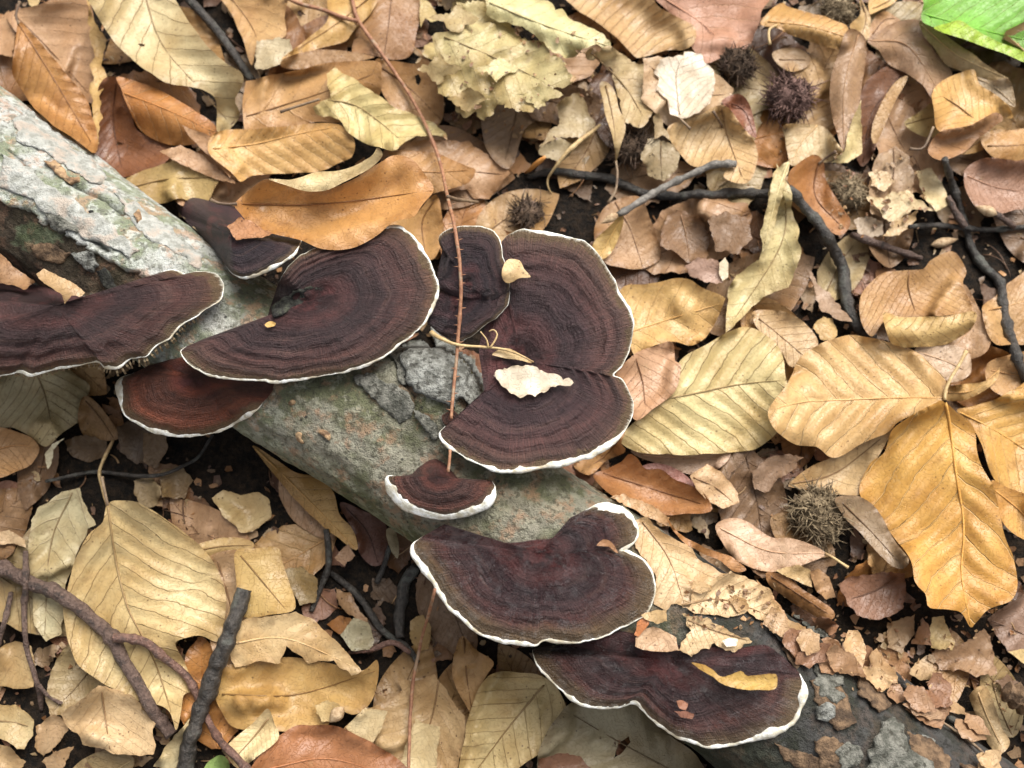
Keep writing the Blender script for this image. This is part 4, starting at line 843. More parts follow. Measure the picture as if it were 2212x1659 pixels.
leaf('small upright tan leaf above the tall narrow brown leaf', (3, 0), '630,-30 705,100 705,230 680,262 575,182 640,90', '640,-20 680,120 650,240', (.42, .29, .14), 0.4, cup=2, lift=2)
leaf('chocolate brown leaf standing beside the tall narrow leaf', (3, 0), '650,600 800,440 950,490 880,620 780,720 722,850 742,960 650,1090 600,900', '900,500 720,740 660,1060', (.16, .075, .042), 0.3, cup=2,
     lip=[('955,500 885,640 822,770 752,935 718,900 738,760 850,560', '930,520 800,740 740,920')], lipcol=(.46, .30, .13), lipkw=dict(lift=1.5))
leaf('tall narrow cocoa brown leaf with a straight midrib', (3, 0), '572,190 682,262 667,450 642,660 592,800 540,985 488,860 450,700 448,520 500,350', '630,230 540,560 535,980', (.30, .185, .105), 0.55, cup=-3, nv=10, pleat=0.25, lift=2)
leaf('tan leaf with a curled corner under the tall narrow leaf', (3, 0), '150,815 350,815 430,850 500,940 530,995 420,1065 330,1025 200,1085 165,1000 150,900', '360,820 260,930 190,1070', (.50, .38, .22), 0.6, nv=5)
frag('pale crumpled strip beside the chocolate brown leaf', (3, 0), '580,800 650,650 655,1000 560,1065 440,1065 540,980', (.52, .44, .24), jag=1)
leaf('satin grey brown leaf arching between the tall narrow leaf and the tan rolled strip', (3, 0), '688,262 800,180 900,138 1022,133 1062,222 1132,332 1245,480 1180,545 1122,645 1050,555 950,482 830,422 760,322', '700,265 950,300 1160,600', (.34, .215, .135), 0.6, cup=-5, nv=7, pleat=0.25, lift=3, wob=0.8)
leaf('tan leaf rolled into a strip under the green leaf', (3, 0), '1030,140 1150,190 1260,270 1400,370 1540,470 1615,512 1500,525 1390,502 1300,462 1200,422 1120,312 1060,232', '1040,160 1280,360 1600,510', (.47, .36, .20), 0.5, cup=-6, nv=9, lift=2)
leaf('grey brown leaf below the tan rolled strip', (3, 0), '1380,500 1500,528 1612,515 1645,600 1655,700 1560,645 1430,575', '1400,510 1520,570 1650,690', (.33, .25, .16), 0.5)
leaf('dull olive tan leaf in the shade of the bright amber leaf', (3, 0), '930,800 1040,720 1120,680 1170,860 1100,900 1000,870', '940,810 1050,780 1150,760', (.38, .31, .16), 0.4)
leaf('bright amber leaf with a folded brown underside', (3, 0), '1115,605 1180,530 1280,480 1388,452 1422,550 1560,640 1645,765 1570,772 1540,742 1300,842 1160,862 1128,760', '1390,780 1280,690 1160,620', (.56, .35, .13), 0.25, cup=-3, nv=5, pleat=0.4, lift=3,
     lip=[('1108,922 1180,852 1350,822 1450,772 1532,737 1572,782 1500,842 1420,902 1320,992 1180,1048 1088,1002', '1100,960 1300,910 1560,770')], lipcol=(.33, .175, .075), lipkw=dict(lift=-1.0, cup=3), stalk='1120,830 1060,960 1000,975 965,970')
leaf('gold leaf fold under the bright amber leaf', (3, 0), '1300,1005 1400,920 1500,850 1700,860 1720,900 1500,955 1400,995', '1320,990 1480,900 1700,870', (.44, .27, .11), 0.4, cup=-3)
leaf('golden curled leaf behind the bright amber leaf', None, '2120,300 2170,285 2250,280 2250,345 2180,350 2140,335', '2125,315 2180,315 2240,310', (.45, .27, .11), 0.4, cup=-3)
leaf('dusky pinkish brown leaf under the forked dark twig', (3, 0), '1320,1130 1450,1035 1659,1050 1720,1060 1720,1340 1659,1370 1540,1395 1380,1330', '1340,1150 1520,1220 1700,1250', (.33, .19, .135), 0.6, pleat=0.25)
leaf('fresh green leaf with a yellow tip and straight veins', None, '1990,42 1996,10 2010,-40 2290,-40 2290,150 2212,122 2160,105 2100,84 2050,66 2015,58', '1995,30 2110,62 2280,100', (.16, .40, .035), 0.75, cup=-3, nv=9, pleat=0.7, lift=6, wob=0.8, name='green_leaf', ribcol='green_rib',
     lip=[('2018,62 2050,48 2075,45 2095,58 2110,66 2160,92 2230,120 2230,140 2160,112 2090,88', '2020,60 2100,80 2225,130')], lipcol=(.30, .46, .02), lipkw=dict(lift=-0.5)) if 'green_rib' in M else None
leaf('brown husky leaf piece beneath the hooked twig', (3, 0), '750,1000 860,960 960,1010 1000,1140 980,1330 850,1440 720,1400 700,1250 720,1100', '860,970 860,1150 800,1420', (.38, .27, .18), 0.4, jag=2)
frag('pale tan scrap on the brown husky leaf piece', (3, 0), '700,1130 760,1110 825,1120 872,1190 800,1245 720,1205', (.54, .42, .27))
frag('cream torn leaf scrap with a pointed corner beside the pale bristly husk', (3, 0), '680,1275 800,1300 850,1250 955,1238 1042,1320 1140,1372 1000,1372 860,1455 790,1420', (.58, .48, .31))
frag('thin cream leaf with crossing veins beside the forked dark twig', (3, 0), '1005,1115 1110,1095 1180,1200 1245,1332 1140,1385 1060,1300', (.58, .50, .33), jag=1.5)
frag('greyish lilac leaf scrap below the cream torn scrap', (3, 0), '600,1440 700,1410 790,1440 790,1535 690,1560 620,1520', (.42, .36, .31))
frag('tan notched scrap above the short brown twig', (3, 0), '850,1455 1025,1370 985,1480 900,1535 780,1545', (.48, .35, .2))
husk('pale fuzzy beech husk beside the orange brown curled leaf', 1832, 418, 44, 'husk_pale', 340, 0.24, 0.8, seed=8)
leaf('orange brown curled leaf with a thick stalk stub', (3, 0), '185,1115 330,1008 402,1060 422,1180 520,1350 578,1440 542,1525 460,1525 330,1385 250,1285 180,1205', '370,1060 350,1280 540,1500', (.33, .155, .055), 0.4, stalk='370,1070 420,1030 482,990', cup=5, lift=2, rib=3.2)
stick('twig', 'thick dark mossy twig bending behind the two golden leaves', '1690,395 1745,455 1795,525 1822,590 1830,660 1850,700 1885,735', [9, 11, 13, 14, 14], 'twig_dark', on='g', sink=0.5, knots=5)
leaf('long pale yellow curled leaf with fine veins beside the thick dark twig', None, '1678,350 1704,400 1722,490 1732,560 1702,620 1650,645 1602,690 1568,722 1568,640 1588,592 1640,562 1662,480 1662,420', '1690,380 1690,520 1580,700', (.52, .45, .25), 0.3, cup=-3, jag=1.4, lift=2, nv=10)
leaf('greenish pale twisted leaf edge leading down from the orange brown leaf', (3, 0), '95,1105 205,1028 165,1150 132,1285 102,1400 62,1565 5,1645 -10,1500 30,1380 55,1200', '170,1060 90,1300 20,1600', (.56, .50, .30), 0.5, cup=-2, jag=1.5, on='a')
stick('twig', 'short brown broken twig beside the forked dark twig', '1842,508 1880,520 1930,538 1990,558', [7, 8, 8, 6], 'twig_brown', knots=3)
f1, q1, z1 = stick('forked_twig', 'forked dark glossy twig winding past the curled brown leaf', '2040,345 2052,385 2070,432 2088,500 2102,540 2128,578 2158,610 2166,650 2172,690 2190,750 2208,800 2235,860', [7, 8.5, 10, 11, 10], 'twig_dark', knots=9)
stick('side_shoot', None, '1965,490 2020,487 2085,492 2140,495 2230,490', [5, 6, 6, 6], 'twig_dark', parent=f1, knots=5)
stick('side_shoot', None, '2048,425 2062,455 2085,490', [6, 7, 8], 'twig_brown', parent=f1, knots=2)
stick('side_shoot', None, '2190,490 2160,468 2140,455', [6, 6, 6], 'twig_brown', parent=f1, knots=2)
bud(f1, 2150, 462, float(bil(HA, 2150, 462)) + 1, -38, -14, 52, 12)
frag('light brown flat scrap under the forked dark twig', (3, 1), '1250,610 1400,425 1540,560 1440,635 1370,632 1290,660', (.48, .32, .21))
# -- right of the brackets
leaf('golden tan leaf end behind the large pale green beech leaf', (3, 1), '-60,380 150,380 285,460 365,580 300,690 190,740 130,640 0,520', '-20,420 150,560 290,680', (.46, .33, .19), 0.2, cup=-2, nv=6)
frag('crumpled tan leaf knob beside the thick dark twig', (3, 1), '330,470 400,405 460,420 500,500 460,570 380,560', (.48, .34, .16), cup=-4)
frag('pink grey torn scrap beside the thick dark twig', (3, 1), '300,90 370,200 440,250 590,440 520,440 380,370 345,250', (.40, .29, .22))
leaf('tan leaf under the fold of the brown curled leaf', (3, 1), '1290,200 1420,360 1500,480 1470,640 1300,700 1100,680 1050,600', '1320,220 1380,450 1200,660', (.46, .31, .2), 0.5)
leaf('brown leaf with its golden lower edge rolled over', (3, 1), '640,300 700,200 780,130 900,108 1050,100 1100,40 1200,-10 1265,-5 1335,110 1312,200 1375,365 1300,392 1080,410 900,415 800,440 720,540 650,450', '960,110 960,230 1010,400', (.42, .255, .115), 0.2, cup=2, nv=6, lift=2, pleat=0.4,
     lip=[('790,390 900,412 1050,408 1250,402 1372,370 1405,402 1372,482 1312,535 1200,592 1050,608 900,602 832,562', '800,480 1080,500 1400,410')], lipcol=(.50, .34, .13), lipkw=dict(cup=-6, lift=1.5, nv=8, pleat=0.8))
leaf('tan brown leaf under the forked twig where it bends', None, '2122,668 2150,640 2180,610 2260,570 2260,720 2182,745 2142,735', '2130,670 2180,660 2250,640', (.42, .26, .12), 0.6)
leaf('gold leaf edge below the forked twig', None, '2130,790 2170,770 2260,760 2260,860 2190,860 2140,840', '2140,800 2200,810 2250,810', (.40, .24, .11), 0.5)
leaf('dull pink flat leaf scrap below the brown rolled leaf', (3, 1), '1000,620 1200,590 1350,640 1360,780 1240,840 1130,760', '1020,640 1200,700 1330,760', (.45, .33, .24), 0.5)
leaf('pinkish flat leaf edge under the large pale green beech leaf', (2, 1), '800,1290 1000,1240 1200,1260 1450,1280 1380,1400 1200,1440 1000,1380', '820,1310 1100,1330 1400,1340', (.44, .31, .24), 0.5)
leaf('pale leaf with a smooth margin lying under the two golden leaves', (3, 1), '170,1510 300,1400 500,1310 700,1210 820,1150 860,1140 720,1390 645,1500 645,1570 480,1570 400,1555 250,1530', '200,1500 480,1430 800,1190', (.52, .38, .22), 0.3, nv=7)
leaf('large pale green tan beech leaf with brown veins', None, '1340,945 1395,890 1447,850 1468,780 1527,745 1577,716 1613,705 1650,722 1686,758 1700,830 1702,880 1682,930 1640,966 1590,977 1500,982 1420,980 1368,973', '1400,868 1500,850 1600,830 1712,820', (.56, .475, .26), 0.1, cup=-4, nv=7, pleat=1.1, wob=0.8, rib=3.0, q=93)
leaf('golden leaf with fine forked veins against the rim of the double bracket', (2, 1), '740,225 900,198 1150,155 1270,218 1405,280 1412,312 1362,442 1292,545 1190,595 1060,572 900,622 820,655 760,420', '800,510 960,455 1400,320', (.55, .37, .16), 0.65, cup=-3, nv=5, pleat=0.7, lift=1)
leaf('smooth pinkish brown leaf tucked against the notch of the double bracket', (2, 1), '700,800 830,655 950,608 1072,578 1092,700 1128,722 1112,842 1062,932 950,1012 830,1085 770,920', '830,660 880,830 900,1010', (.46, .285, .185), 0.2, cup=-3, nv=5, pleat=0.2)
leaf('small curled gold leaf behind the stalk of the large golden leaf', (3, 1), '1195,865 1420,842 1520,790 1555,735 1535,825 1440,905 1330,952 1200,950', '1205,905 1380,890 1545,760', (.50, .33, .14), 0.5, cup=-4, lift=1)
leaf('deep gold leaf with ribbed veins beside the large golden leaf', None, '2066,886 2105,876 2150,862 2190,840 2270,820 2270,1110 2212,1090 2172,1062 2140,1022 2120,962 2095,915', '2072,890 2150,930 2260,1000', (.50, .30, .09), 0.75, cup=-3, nv=7, pleat=0.9)
leaf('amber leaf corner below the deep gold ribbed leaf', None, '2140,1040 2180,1055 2260,1090 2260,1180 2212,1165 2165,1125', '2150,1060 2200,1100 2250,1150', (.50, .29, .09), 0.6)
leaf('big tan beech leaf with light veins whose base meets the large golden leaf', (3, 1), '45,1010 100,930 190,810 255,670 400,578 560,528 680,543 820,573 900,588 1022,648 1112,728 1195,820 1215,900 1190,950 1070,1020 900,1090 850,1140 800,1180 650,1240 520,1318 440,1325 360,1262 230,1245 100,1165 45,1080', '1190,940 850,940 480,955 280,965 60,1015', (.54, .365, .175), 0.85, cup=-4.5, nv=7, pleat=1.3, wob=0.8, rib=3.4, q=93)
leaf('large golden leaf with an upright stalk lying over the big tan beech leaf', (3, 1), '1185,960 1290,1050 1382,1130 1402,1260 1432,1380 1502,1500 1532,1590 1560,1710 1590,1860 1645,1990 1672,2160 1625,2265 1480,2322 1402,2400 1362,2442 1300,2345 1230,2322 1100,2312 1078,2270 1068,2220 1000,2140 970,1990 880,1880 800,1770 700,1660 638,1540 700,1380 800,1290 850,1150 960,1065 1060,1012 1140,975', '1195,950 1230,1130 1270,1450 1310,1680 1318,1860 1305,2100 1365,2440', (.54, .315, .085), 0.85, cup=-5, nv=8, pleat=1.0, wob=1.0, stalk='1195,955 1198,900 1230,820 1290,720 1335,635', rib=4.0, lift=1.0, q=93)
# -- lower right, beside and on the thin end of the log
husk('large pale ragged husk under the smooth pale leaf', 1768, 1112, 62, 'husk_pale', 520, 0.26, 0.7, seed=9)
frag('dark brown scrap beside the large ragged husk', (3, 1), '-60,1420 40,1330 130,1300 270,1330 200,1420 100,1480 20,1560 -50,1540', (.26, .17, .115))
leaf('grey brown leaf in shadow under the large golden leaf', (3, 2), '480,-60 620,-80 760,20 860,200 960,340 900,400 760,300 640,160 540,60', '520,-40 720,160 920,380', (.26, .19, .125), 0.4)
leaf('red brown broken leaf with straight veins below the large ragged husk', (3, 2), '505,490 600,445 780,425 935,425 945,520 932,645 830,715 750,735 620,705 555,625 515,545', '900,440 740,540 560,600', (.23, .125, .085), 0.35, jag=1.6, nv=6)
frag('brown torn leaf with a split beneath the tip of the large golden leaf', (3, 2), '1105,950 1300,880 1450,790 1505,900 1535,1085 1400,1105 1280,1055 1150,1065', (.29, .18, .105), wob=2)
frag('pale speckled scrap with a square corner near the tip of the large golden leaf', (3, 2), '1110,715 1190,705 1255,880 1245,935 1105,915 1090,810', (.56, .43, .22), jag=1.6)
frag('mottled brown cream scrap beside the pale speckled scrap', (3, 2), '820,745 1000,695 1000,830 910,945 825,905', (.40, .29, .19), wob=2)
frag('curled dark scrap between the mottled scrap and the pale speckled scrap', (3, 2), '985,880 1050,720 1100,800 1110,900 1040,900', (.24, .13, .07), cup=-3)
frag('tan rotten scrap above the dark slanting stick', (3, 2), '1010,1000 1090,960 1120,1040 1140,1100 1040,1130 960,1080', (.44, .31, .18))
frag('brown flaky scrap beside the dark slanting stick', (3, 2), '530,880 640,820 680,930 640,980 560,1000 520,950', (.36, .255, .195))
frag('dusky scrap lying against the upper end of the dark slanting stick', (3, 2), '590,1050 700,960 800,970 760,1050 680,1090', (.30, .22, .16))
leaf('dark brown leaf at the foot of the large golden leaf', None, '2130,1335 2180,1300 2260,1260 2260,1420 2212,1430 2180,1410 2150,1375', '2140,1340 2190,1360 2250,1390', (.25, .165, .13), 0.4, jag=1.6)
frag('cream chip on the dark brown leaf at the foot of the large golden leaf', None, '2180,1408 2212,1400 2250,1410 2240,1440 2205,1432', (.60, .48, .27))
leaf('rolled tan leaf strip beside the rotten wood chunk', (3, 2), '1360,1210 1470,1175 1560,1420 1618,1530 1560,1605 1450,1505 1380,1310', '1410,1200 1480,1380 1580,1590', (.46, .34, .2), 0.5, cup=-5, lift=1)
frag('dark scrap beneath the rolled tan strip', (3, 2), '1520,1130 1600,1090 1700,1150 1720,1250 1600,1220', (.20, .13, .09))
ch = mesh_obj('rotten_wood_chunk', *tube(P(np.linspace(2165, 2290, 14), np.linspace(1490, 1545, 14), (np.linspace(4, 5, 14) + 1) * MM), np.array([1, 6, 5, 8, 6, 9, 7, 9, 6, 9, 7, 8, 6, 2]) * 0.0006, 9), M['wood_rot'], smooth=False)
tag(ch, 'chunk of brown rotten wood with fibrous grain beside the rolled tan strip', 'wood')
stick('stick', 'dark slanting stick with a broken end beside the thin end of the log', '1893,1440 1945,1472 1995,1505 2040,1540 2075,1570', [9, 11, 11, 11, 9], 'twig_dark', on='a', cat='stick', rough=0.16)
stick('stalk_piece', 'long thin brown stalk lying below the dark slanting stick', '1950,1510 2010,1545 2080,1590 2150,1650 2190,1690', [3, 3, 3], 'stalk_dark', on='a', cat='stalk', n=6)
leaf('orange brown leaf with an upcurled rim beside the log under the double bracket', (2, 1), '560,1440 650,1400 740,1360 790,1305 845,1330 900,1400 1000,1410 1100,1480 1235,1530 1305,1600 1325,1680 1150,1700 1000,1700 850,1650 700,1590 600,1510', '620,1430 900,1520 1290,1640', (.34, .165, .07), 0.4, cup=3, nv=8, on='a', wob=1)
leaf('small tan leaf caught under the lower rim of the double bracket', (2, 1), '430,1370 620,1270 765,1160 742,1235 765,1290 640,1350 560,1430 500,1440', '740,1200 620,1330 480,1420', (.42, .24, .11), 0.4, on='a', q=30)
frag('maroon leaf sliver behind the orange brown leaf', (2, 1), '870,1395 960,1365 1100,1405 1240,1520 1120,1500 1000,1425', (.30, .14, .12), jag=0.6)
leaf('pale tan leaf beside the maroon sliver', (2, 1), '1185,1450 1300,1368 1402,1430 1502,1560 1515,1625 1400,1670 1300,1610 1230,1530', '1210,1460 1350,1520 1490,1640', (.50, .345, .21), 0.45, jag=1)
frag('tan leaf strip along the upper edge of the log', (2, 2), '660,-70 760,-90 900,-40 1060,60 1040,120 900,60 800,0', (.47, .31, .18), on='a')
leaf('pink tan leaf with a dark pointed stalk below the large ragged husk', None, '1548,1132 1600,1120 1660,1158 1712,1163 1784,1194 1742,1217 1690,1232 1650,1234 1590,1210 1560,1170', '1555,1140 1660,1190 1780,1195', (.50, .345, .25), 0.5, stalk='1782,1195 1800,1205 1832,1226', cup=-2, on='a')
frag('brown curled leaf strip beside the pink tan leaf', (2, 2), '1045,75 1130,175 1260,245 1400,295 1500,345 1558,402 1480,415 1380,340 1250,290 1100,180', (.36, .185, .075), jag=0.6, cup=-3, on='a')
leaf('broad pale tan leaf sheet lying on the log beside the wet bracket', (2, 2), '835,80 900,55 1050,185 1160,245 1240,325 1400,435 1440,430 1260,530 1190,645 1110,615 1030,665 955,625 965,440 900,345 830,265', '880,90 1050,330 1150,620', (.54, .405, .255), 0.3, jag=1.6, on='a', nv=6, q=40)
leaf('rolled brown leaf beside the pale sheet on the log', (3, 2), '35,415 150,445 300,555 445,650 475,712 420,735 330,695 180,605 45,495', '50,440 250,570 460,710', (.34, .19, .09), 0.35, cup=-6, on='a', nv=8, lift=1)
frag('tan broken leaf end beside the rolled brown leaf', (3, 2), '-30,480 60,555 160,680 195,765 60,745 -20,640', (.46, .29, .16), on='a')
frag('pale slender scrap between the pink tan leaf and the red brown broken leaf', (3, 2), '90,410 240,370 320,400 330,520 210,470', (.56, .44, .27), on='a', jag=1)
frag('brown strips of leaf beside the red brown broken leaf', (3, 2), '310,420 370,390 440,450 480,580 420,600 350,540', (.36, .22, .12), on='a', jag=1)
leaf('crumbling cream leaf sheet over the upper edge of the lowest bracket', (2, 2), '1100,620 1180,640 1250,480 1420,428 1540,430 1700,520 1760,640 1800,740 1700,745 1560,700 1300,710 1180,680', '1110,640 1400,600 1780,730', (.56, .42, .26), 0.25, jag=3, on='a', nv=8, q=40)
FRONT = []
# -- lower left
leaf('olive grey beech leaf with curved veins under the long wavy bracket', (0, 1), '-60,770 220,740 400,740 540,815 588,870 562,960 525,1080 400,1175 300,1258 200,1195 80,1135 -60,1110', '230,760 300,950 345,1190', (.40, .345, .215), 0.15, cup=-3, nv=6, pleat=0.9)
leaf('brown leaf tip behind the olive grey beech leaf', (0, 1), '540,940 622,960 765,1150 755,1215 570,1205 510,1090', '560,960 660,1080 740,1200', (.27, .165, .075), 0.4)
leaf('rusty tan leaf below the olive grey beech leaf', (0, 1), '-60,1150 150,1178 255,1250 235,1335 150,1405 -60,1450', '-40,1280 100,1250 240,1260', (.40, .24, .12), 0.7, nv=5)
frag('bleached scrap hanging under the olive grey beech leaf', (0, 1), '290,1310 340,1240 420,1205 350,1280 340,1380 312,1410', (.46, .43, .33), jag=1)
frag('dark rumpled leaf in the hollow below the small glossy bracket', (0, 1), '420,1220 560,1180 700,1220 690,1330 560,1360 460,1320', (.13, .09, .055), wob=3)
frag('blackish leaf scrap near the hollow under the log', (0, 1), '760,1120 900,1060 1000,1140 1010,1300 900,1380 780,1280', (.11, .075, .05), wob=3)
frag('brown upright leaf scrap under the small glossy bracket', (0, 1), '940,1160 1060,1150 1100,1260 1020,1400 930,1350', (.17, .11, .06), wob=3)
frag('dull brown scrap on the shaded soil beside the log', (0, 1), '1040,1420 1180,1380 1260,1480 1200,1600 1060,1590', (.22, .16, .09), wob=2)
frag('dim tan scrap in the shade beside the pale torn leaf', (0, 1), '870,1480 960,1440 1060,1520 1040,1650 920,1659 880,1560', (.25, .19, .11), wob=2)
stick('twig', 'black thin twig lying in the shade under the small glossy bracket', '100,1040 200,1020 300,1028 350,1025 400,1005 430,985 460,938', [4, 5, 4, 3], 'twig_dark', lift=1.5)
stick('stalk_piece', 'pale jointed stalk standing under the small glossy bracket', '245,950 228,985 215,1020 222,1060 232,1095', [4, 4, 3, 3], 'stalk', cat='stalk', n=6)
leaf('golden leaf curling out from under the log', (1, 1), '-10,1250 150,1345 270,1425 400,1455 520,1555 560,1700 640,1790 672,1870 668,1935 540,1850 430,1760 320,1659 200,1520 80,1380', '10,1270 330,1580 660,1920', (.46, .29, .11), 0.7, cup=-2, nv=9, pleat=0.25, lift=2)
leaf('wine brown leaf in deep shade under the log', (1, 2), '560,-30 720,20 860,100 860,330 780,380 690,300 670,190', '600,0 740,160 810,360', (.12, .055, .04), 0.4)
for k, (w, r) in enumerate((('760,1150 780,1290 775,1180', 0),)): pass
stick('root', 'dark thin root bending down beside the golden curling leaf', '470,140 485,260 480,400 430,540 375,680', [6, 7, 7, 6, 5], 'twig_dark', o=(1, 2), cat='root', on='g')
stick('root', 'long dark root winding through the hollow towards the wet bracket', '500,420 600,500 700,600 760,690 820,780 900,850 1000,910 1070,1010', [6, 8, 8, 7, 6], 'twig_dark', o=(1, 2), cat='root', on='g')
stick('root', 'short dark root rising towards the flank of the log', '890,250 850,380 800,490', [5, 6, 6], 'twig_dark', o=(1, 2), cat='root', on='g')
stick('root', 'thick black root half hidden beneath the wet bracket', '1060,380 980,520 950,700 960,850', [12, 14, 13, 10], 'twig_dark', o=(1, 2), cat='root', on='g', sink=0.9)
stick('root', 'reddish root arching over the hollow', '620,945 720,935 800,915 870,885 940,890 1020,950', [4, 5, 6, 6, 5], 'twig_red', o=(1, 2), cat='root', on='g', lift=1)
frag('shrivelled brown leaf piece beside the long dark root', (1, 2), '530,520 640,560 740,740 700,760 600,680 540,600', (.26, .16, .085), cup=-4)
frag('grey tan flake under the shrivelled piece', (1, 2), '200,400 320,380 420,480 400,620 300,640 230,520', (.28, .22, .12))
frag('rust coloured flake beside the grey underside leaf', (1, 2), '470,760 560,700 645,730 640,830 560,830', (.30, .15, .06), jag=1.5)
frag('grey underside leaf piece in the hollow', (1, 2), '560,830 650,720 750,740 790,860 760,930 640,930', (.30, .28, .2), jag=1.5)
frag('ochre scrap with a dark hole behind the thin stem', (1, 2), '1020,740 1100,690 1160,780 1140,920 1060,940 1015,850', (.30, .20, .08), jag=1.5)
frag('pale grey bud-shaped scrap hanging from the flank of the log', (1, 2), '865,140 920,150 945,250 935,330 890,260', (.34, .30, .21), cup=-3, jag=0.8)
frag('warm brown scrap by the dark thin root', (1, 2), '520,320 620,230 660,310 590,380', (.27, .17, .11))
frag('tan crumpled leaf in the shade beside the tan square leaf', None, '456,1075 482,1058 520,1070 560,1063 582,1080 587,1117 560,1142 520,1152 480,1112', (.47, .37, .21), wob=2.5, jag=1.5)
leaf('narrow folded leaf between the pale torn leaf and the tan square leaf', None, '420,1180 462,1165 510,1160 548,1172 540,1190 500,1200 440,1205', '425,1190 480,1180 545,1178', (.46, .33, .16), 0.4, cup=-3)
leaf('pinkish tan leaf beneath the tan square leaf', None, '440,1215 520,1190 560,1260 570,1350 520,1450 470,1430 440,1320', '470,1210 500,1320 510,1440', (.42, .29, .18), 0.4)
leaf('pale mottled grey leaf torn along one side beneath the large pale beech leaf', (0, 2), '200,80 250,0 400,-110 520,-130 582,30 625,110 580,145 540,235 470,375 425,560 420,690 405,830 300,880 220,770 195,450 188,250', '470,-100 330,250 290,850', (.44, .40, .27), 0.25, jag=1.2, nv=7)
frag('dark tan leaf end beside the thin side twig', (0, 2), '-50,930 100,865 205,900 235,1055 222,1175 130,1185 -50,1155', (.36, .26, .135), jag=1)
leaf('small round tan leaf with a ragged bite', (0, 2), '-50,1290 100,1285 185,1340 225,1380 212,1485 160,1580 110,1575 40,1525 -50,1500', '-30,1390 90,1400 200,1430', (.42, .34, .2), 0.4, jag=1.3)
frag('pinkish scrap under the small side twig', (0, 2), '-30,150 60,140 160,200 170,260 80,240 -30,230', (.46, .34, .22), wob=2)
frag('brown scrap beside the small round tan leaf', (0, 2), '240,1430 330,1350 420,1370 440,1450 360,1560 280,1640 230,1560', (.36, .25, .15))
frag('dull scrap beside the brown forked branch foot', (0, 2), '-40,1540 60,1560 160,1659 120,1760 -40,1760', (.40, .29, .17))
frag('brown scrap under the pink and tan torn leaf', (0, 2), '280,1659 360,1580 480,1560 420,1700 330,1760', (.33, .23, .14))
leaf('long pale beech leaf beneath the forked brown branch', None, '234,1086 262,1082 300,1086 342,1110 386,1140 432,1180 463,1216 482,1262 488,1312 480,1362 470,1386 436,1374 408,1376 379,1390 398,1430 412,1470 416,1492 396,1502 390,1540 380,1576 366,1540 340,1522 298,1514 250,1490 200,1462 160,1422 137,1330 143,1284 160,1214 180,1170 196,1148 222,1128', '233,1092 250,1210 275,1310 305,1370 342,1450 379,1570', (.54, .435, .245), 0.15, stalk='233,1092 226,1060 220,1030', cup=-2.5, nv=11, pleat=0.9, wob=1.2, rib=3.4, q=93)
leaf('pink and tan torn leaf under the foot of the forked branch', (0, 2), '388,1350 500,1270 640,1155 760,1185 905,1255 1015,1410 1000,1480 1025,1545 1012,1615 900,1625 740,1605 650,1575 540,1545 520,1500 430,1435', '660,1180 690,1380 720,1600', (.50, .375, .235), 0.3, jag=1.6, nv=5)
frag('cream leaf strip beside the thick charred stick', (0, 2), '1000,1690 1080,1560 1180,1440 1240,1370 1230,1480 1190,1580 1150,1720', (.54, .48, .32), jag=1)
leaf('tan square leaf with two folds resting in the hollow', None, '508,1192 549,1185 599,1182 610,1212 627,1262 639,1300 633,1320 588,1327 520,1330 512,1262', '520,1200 570,1260 620,1320', (.48, .34, .145), 0.35, cup=-2.5, pleat=0.2, nv=4, lift=3)
leaf('mottled gold brown leaf under the pale torn leaf', None, '472,1445 600,1420 700,1430 780,1450 814,1425 816,1470 798,1520 765,1545 722,1532 702,1575 640,1580 560,1578 500,1568 466,1505', '480,1500 640,1500 810,1450', (.44, .29, .115), 0.4, nv=7)
leaf('pale torn leaf with a bitten inner edge beside the hollow', None, '486,1405 500,1350 549,1330 582,1332 640,1318 682,1342 722,1378 757,1415 786,1450 760,1458 720,1430 666,1430 618,1396 606,1432 560,1432 508,1442', '500,1390 620,1380 775,1445', (.55, .42, .25), 0.5, jag=1.3, cup=-2, nv=8, lift=1.5)
frag('cream spot of mould-eaten leaf on the mottled leaf', (1, 2), '400,1290 470,1250 560,1290 540,1400 440,1400', (.52, .42, .24), jag=3)
leaf('brownish tan lobed leaf crossed by the thin stem', None, '745,1575 790,1530 833,1515 866,1490 851,1460 893,1471 939,1453 958,1480 977,1510 1008,1547 1004,1610 985,1690 900,1700 800,1650', '950,1460 930,1560 880,1680', (.44, .31, .17), 0.35, jag=1.2, nv=6)
frag('pale strip leaf scrap lying on the brownish lobed leaf', (1, 2), '1055,1385 1215,1428 1195,1720 930,1720 1000,1530', (.56, .46, .28), jag=1)
frag('cream bleached scrap beside the brick red leaf', (1, 2), '600,1430 730,1305 870,1330 840,1440 760,1560 660,1500', (.54, .45, .29), jag=1)
leaf('brown leaf curled into a cup beside the broad pale leaf', (1, 2), '1315,935 1362,838 1442,920 1568,1010 1502,1122 1435,1345 1380,1285 1296,1100', '1370,850 1390,1100 1425,1330', (.38, .23, .1), 0.4, cup=5, nv=6, lift=1)
leaf('broad pale leaf with sharp veins under the wet bracket', None, '1020,1522 1055,1460 1120,1452 1190,1470 1228,1540 1220,1590 1180,1620 1120,1660 1060,1710 990,1710 1002,1600', '1175,1480 1100,1570 1010,1690', (.53, .42, .225), 0.2, nv=7, pleat=0.8, cup=-2)
leaf('dull grey leaf with dark holes under the lowest bracket', None, '1160,1645 1225,1525 1330,1505 1400,1540 1450,1590 1510,1640 1520,1720 1230,1720', '1500,1690 1350,1610 1230,1540', (.33, .29, .2), 0.4, nv=7, holes=[px((2, 2), '720,1540 790,1490 800,1530 740,1600 690,1640')])
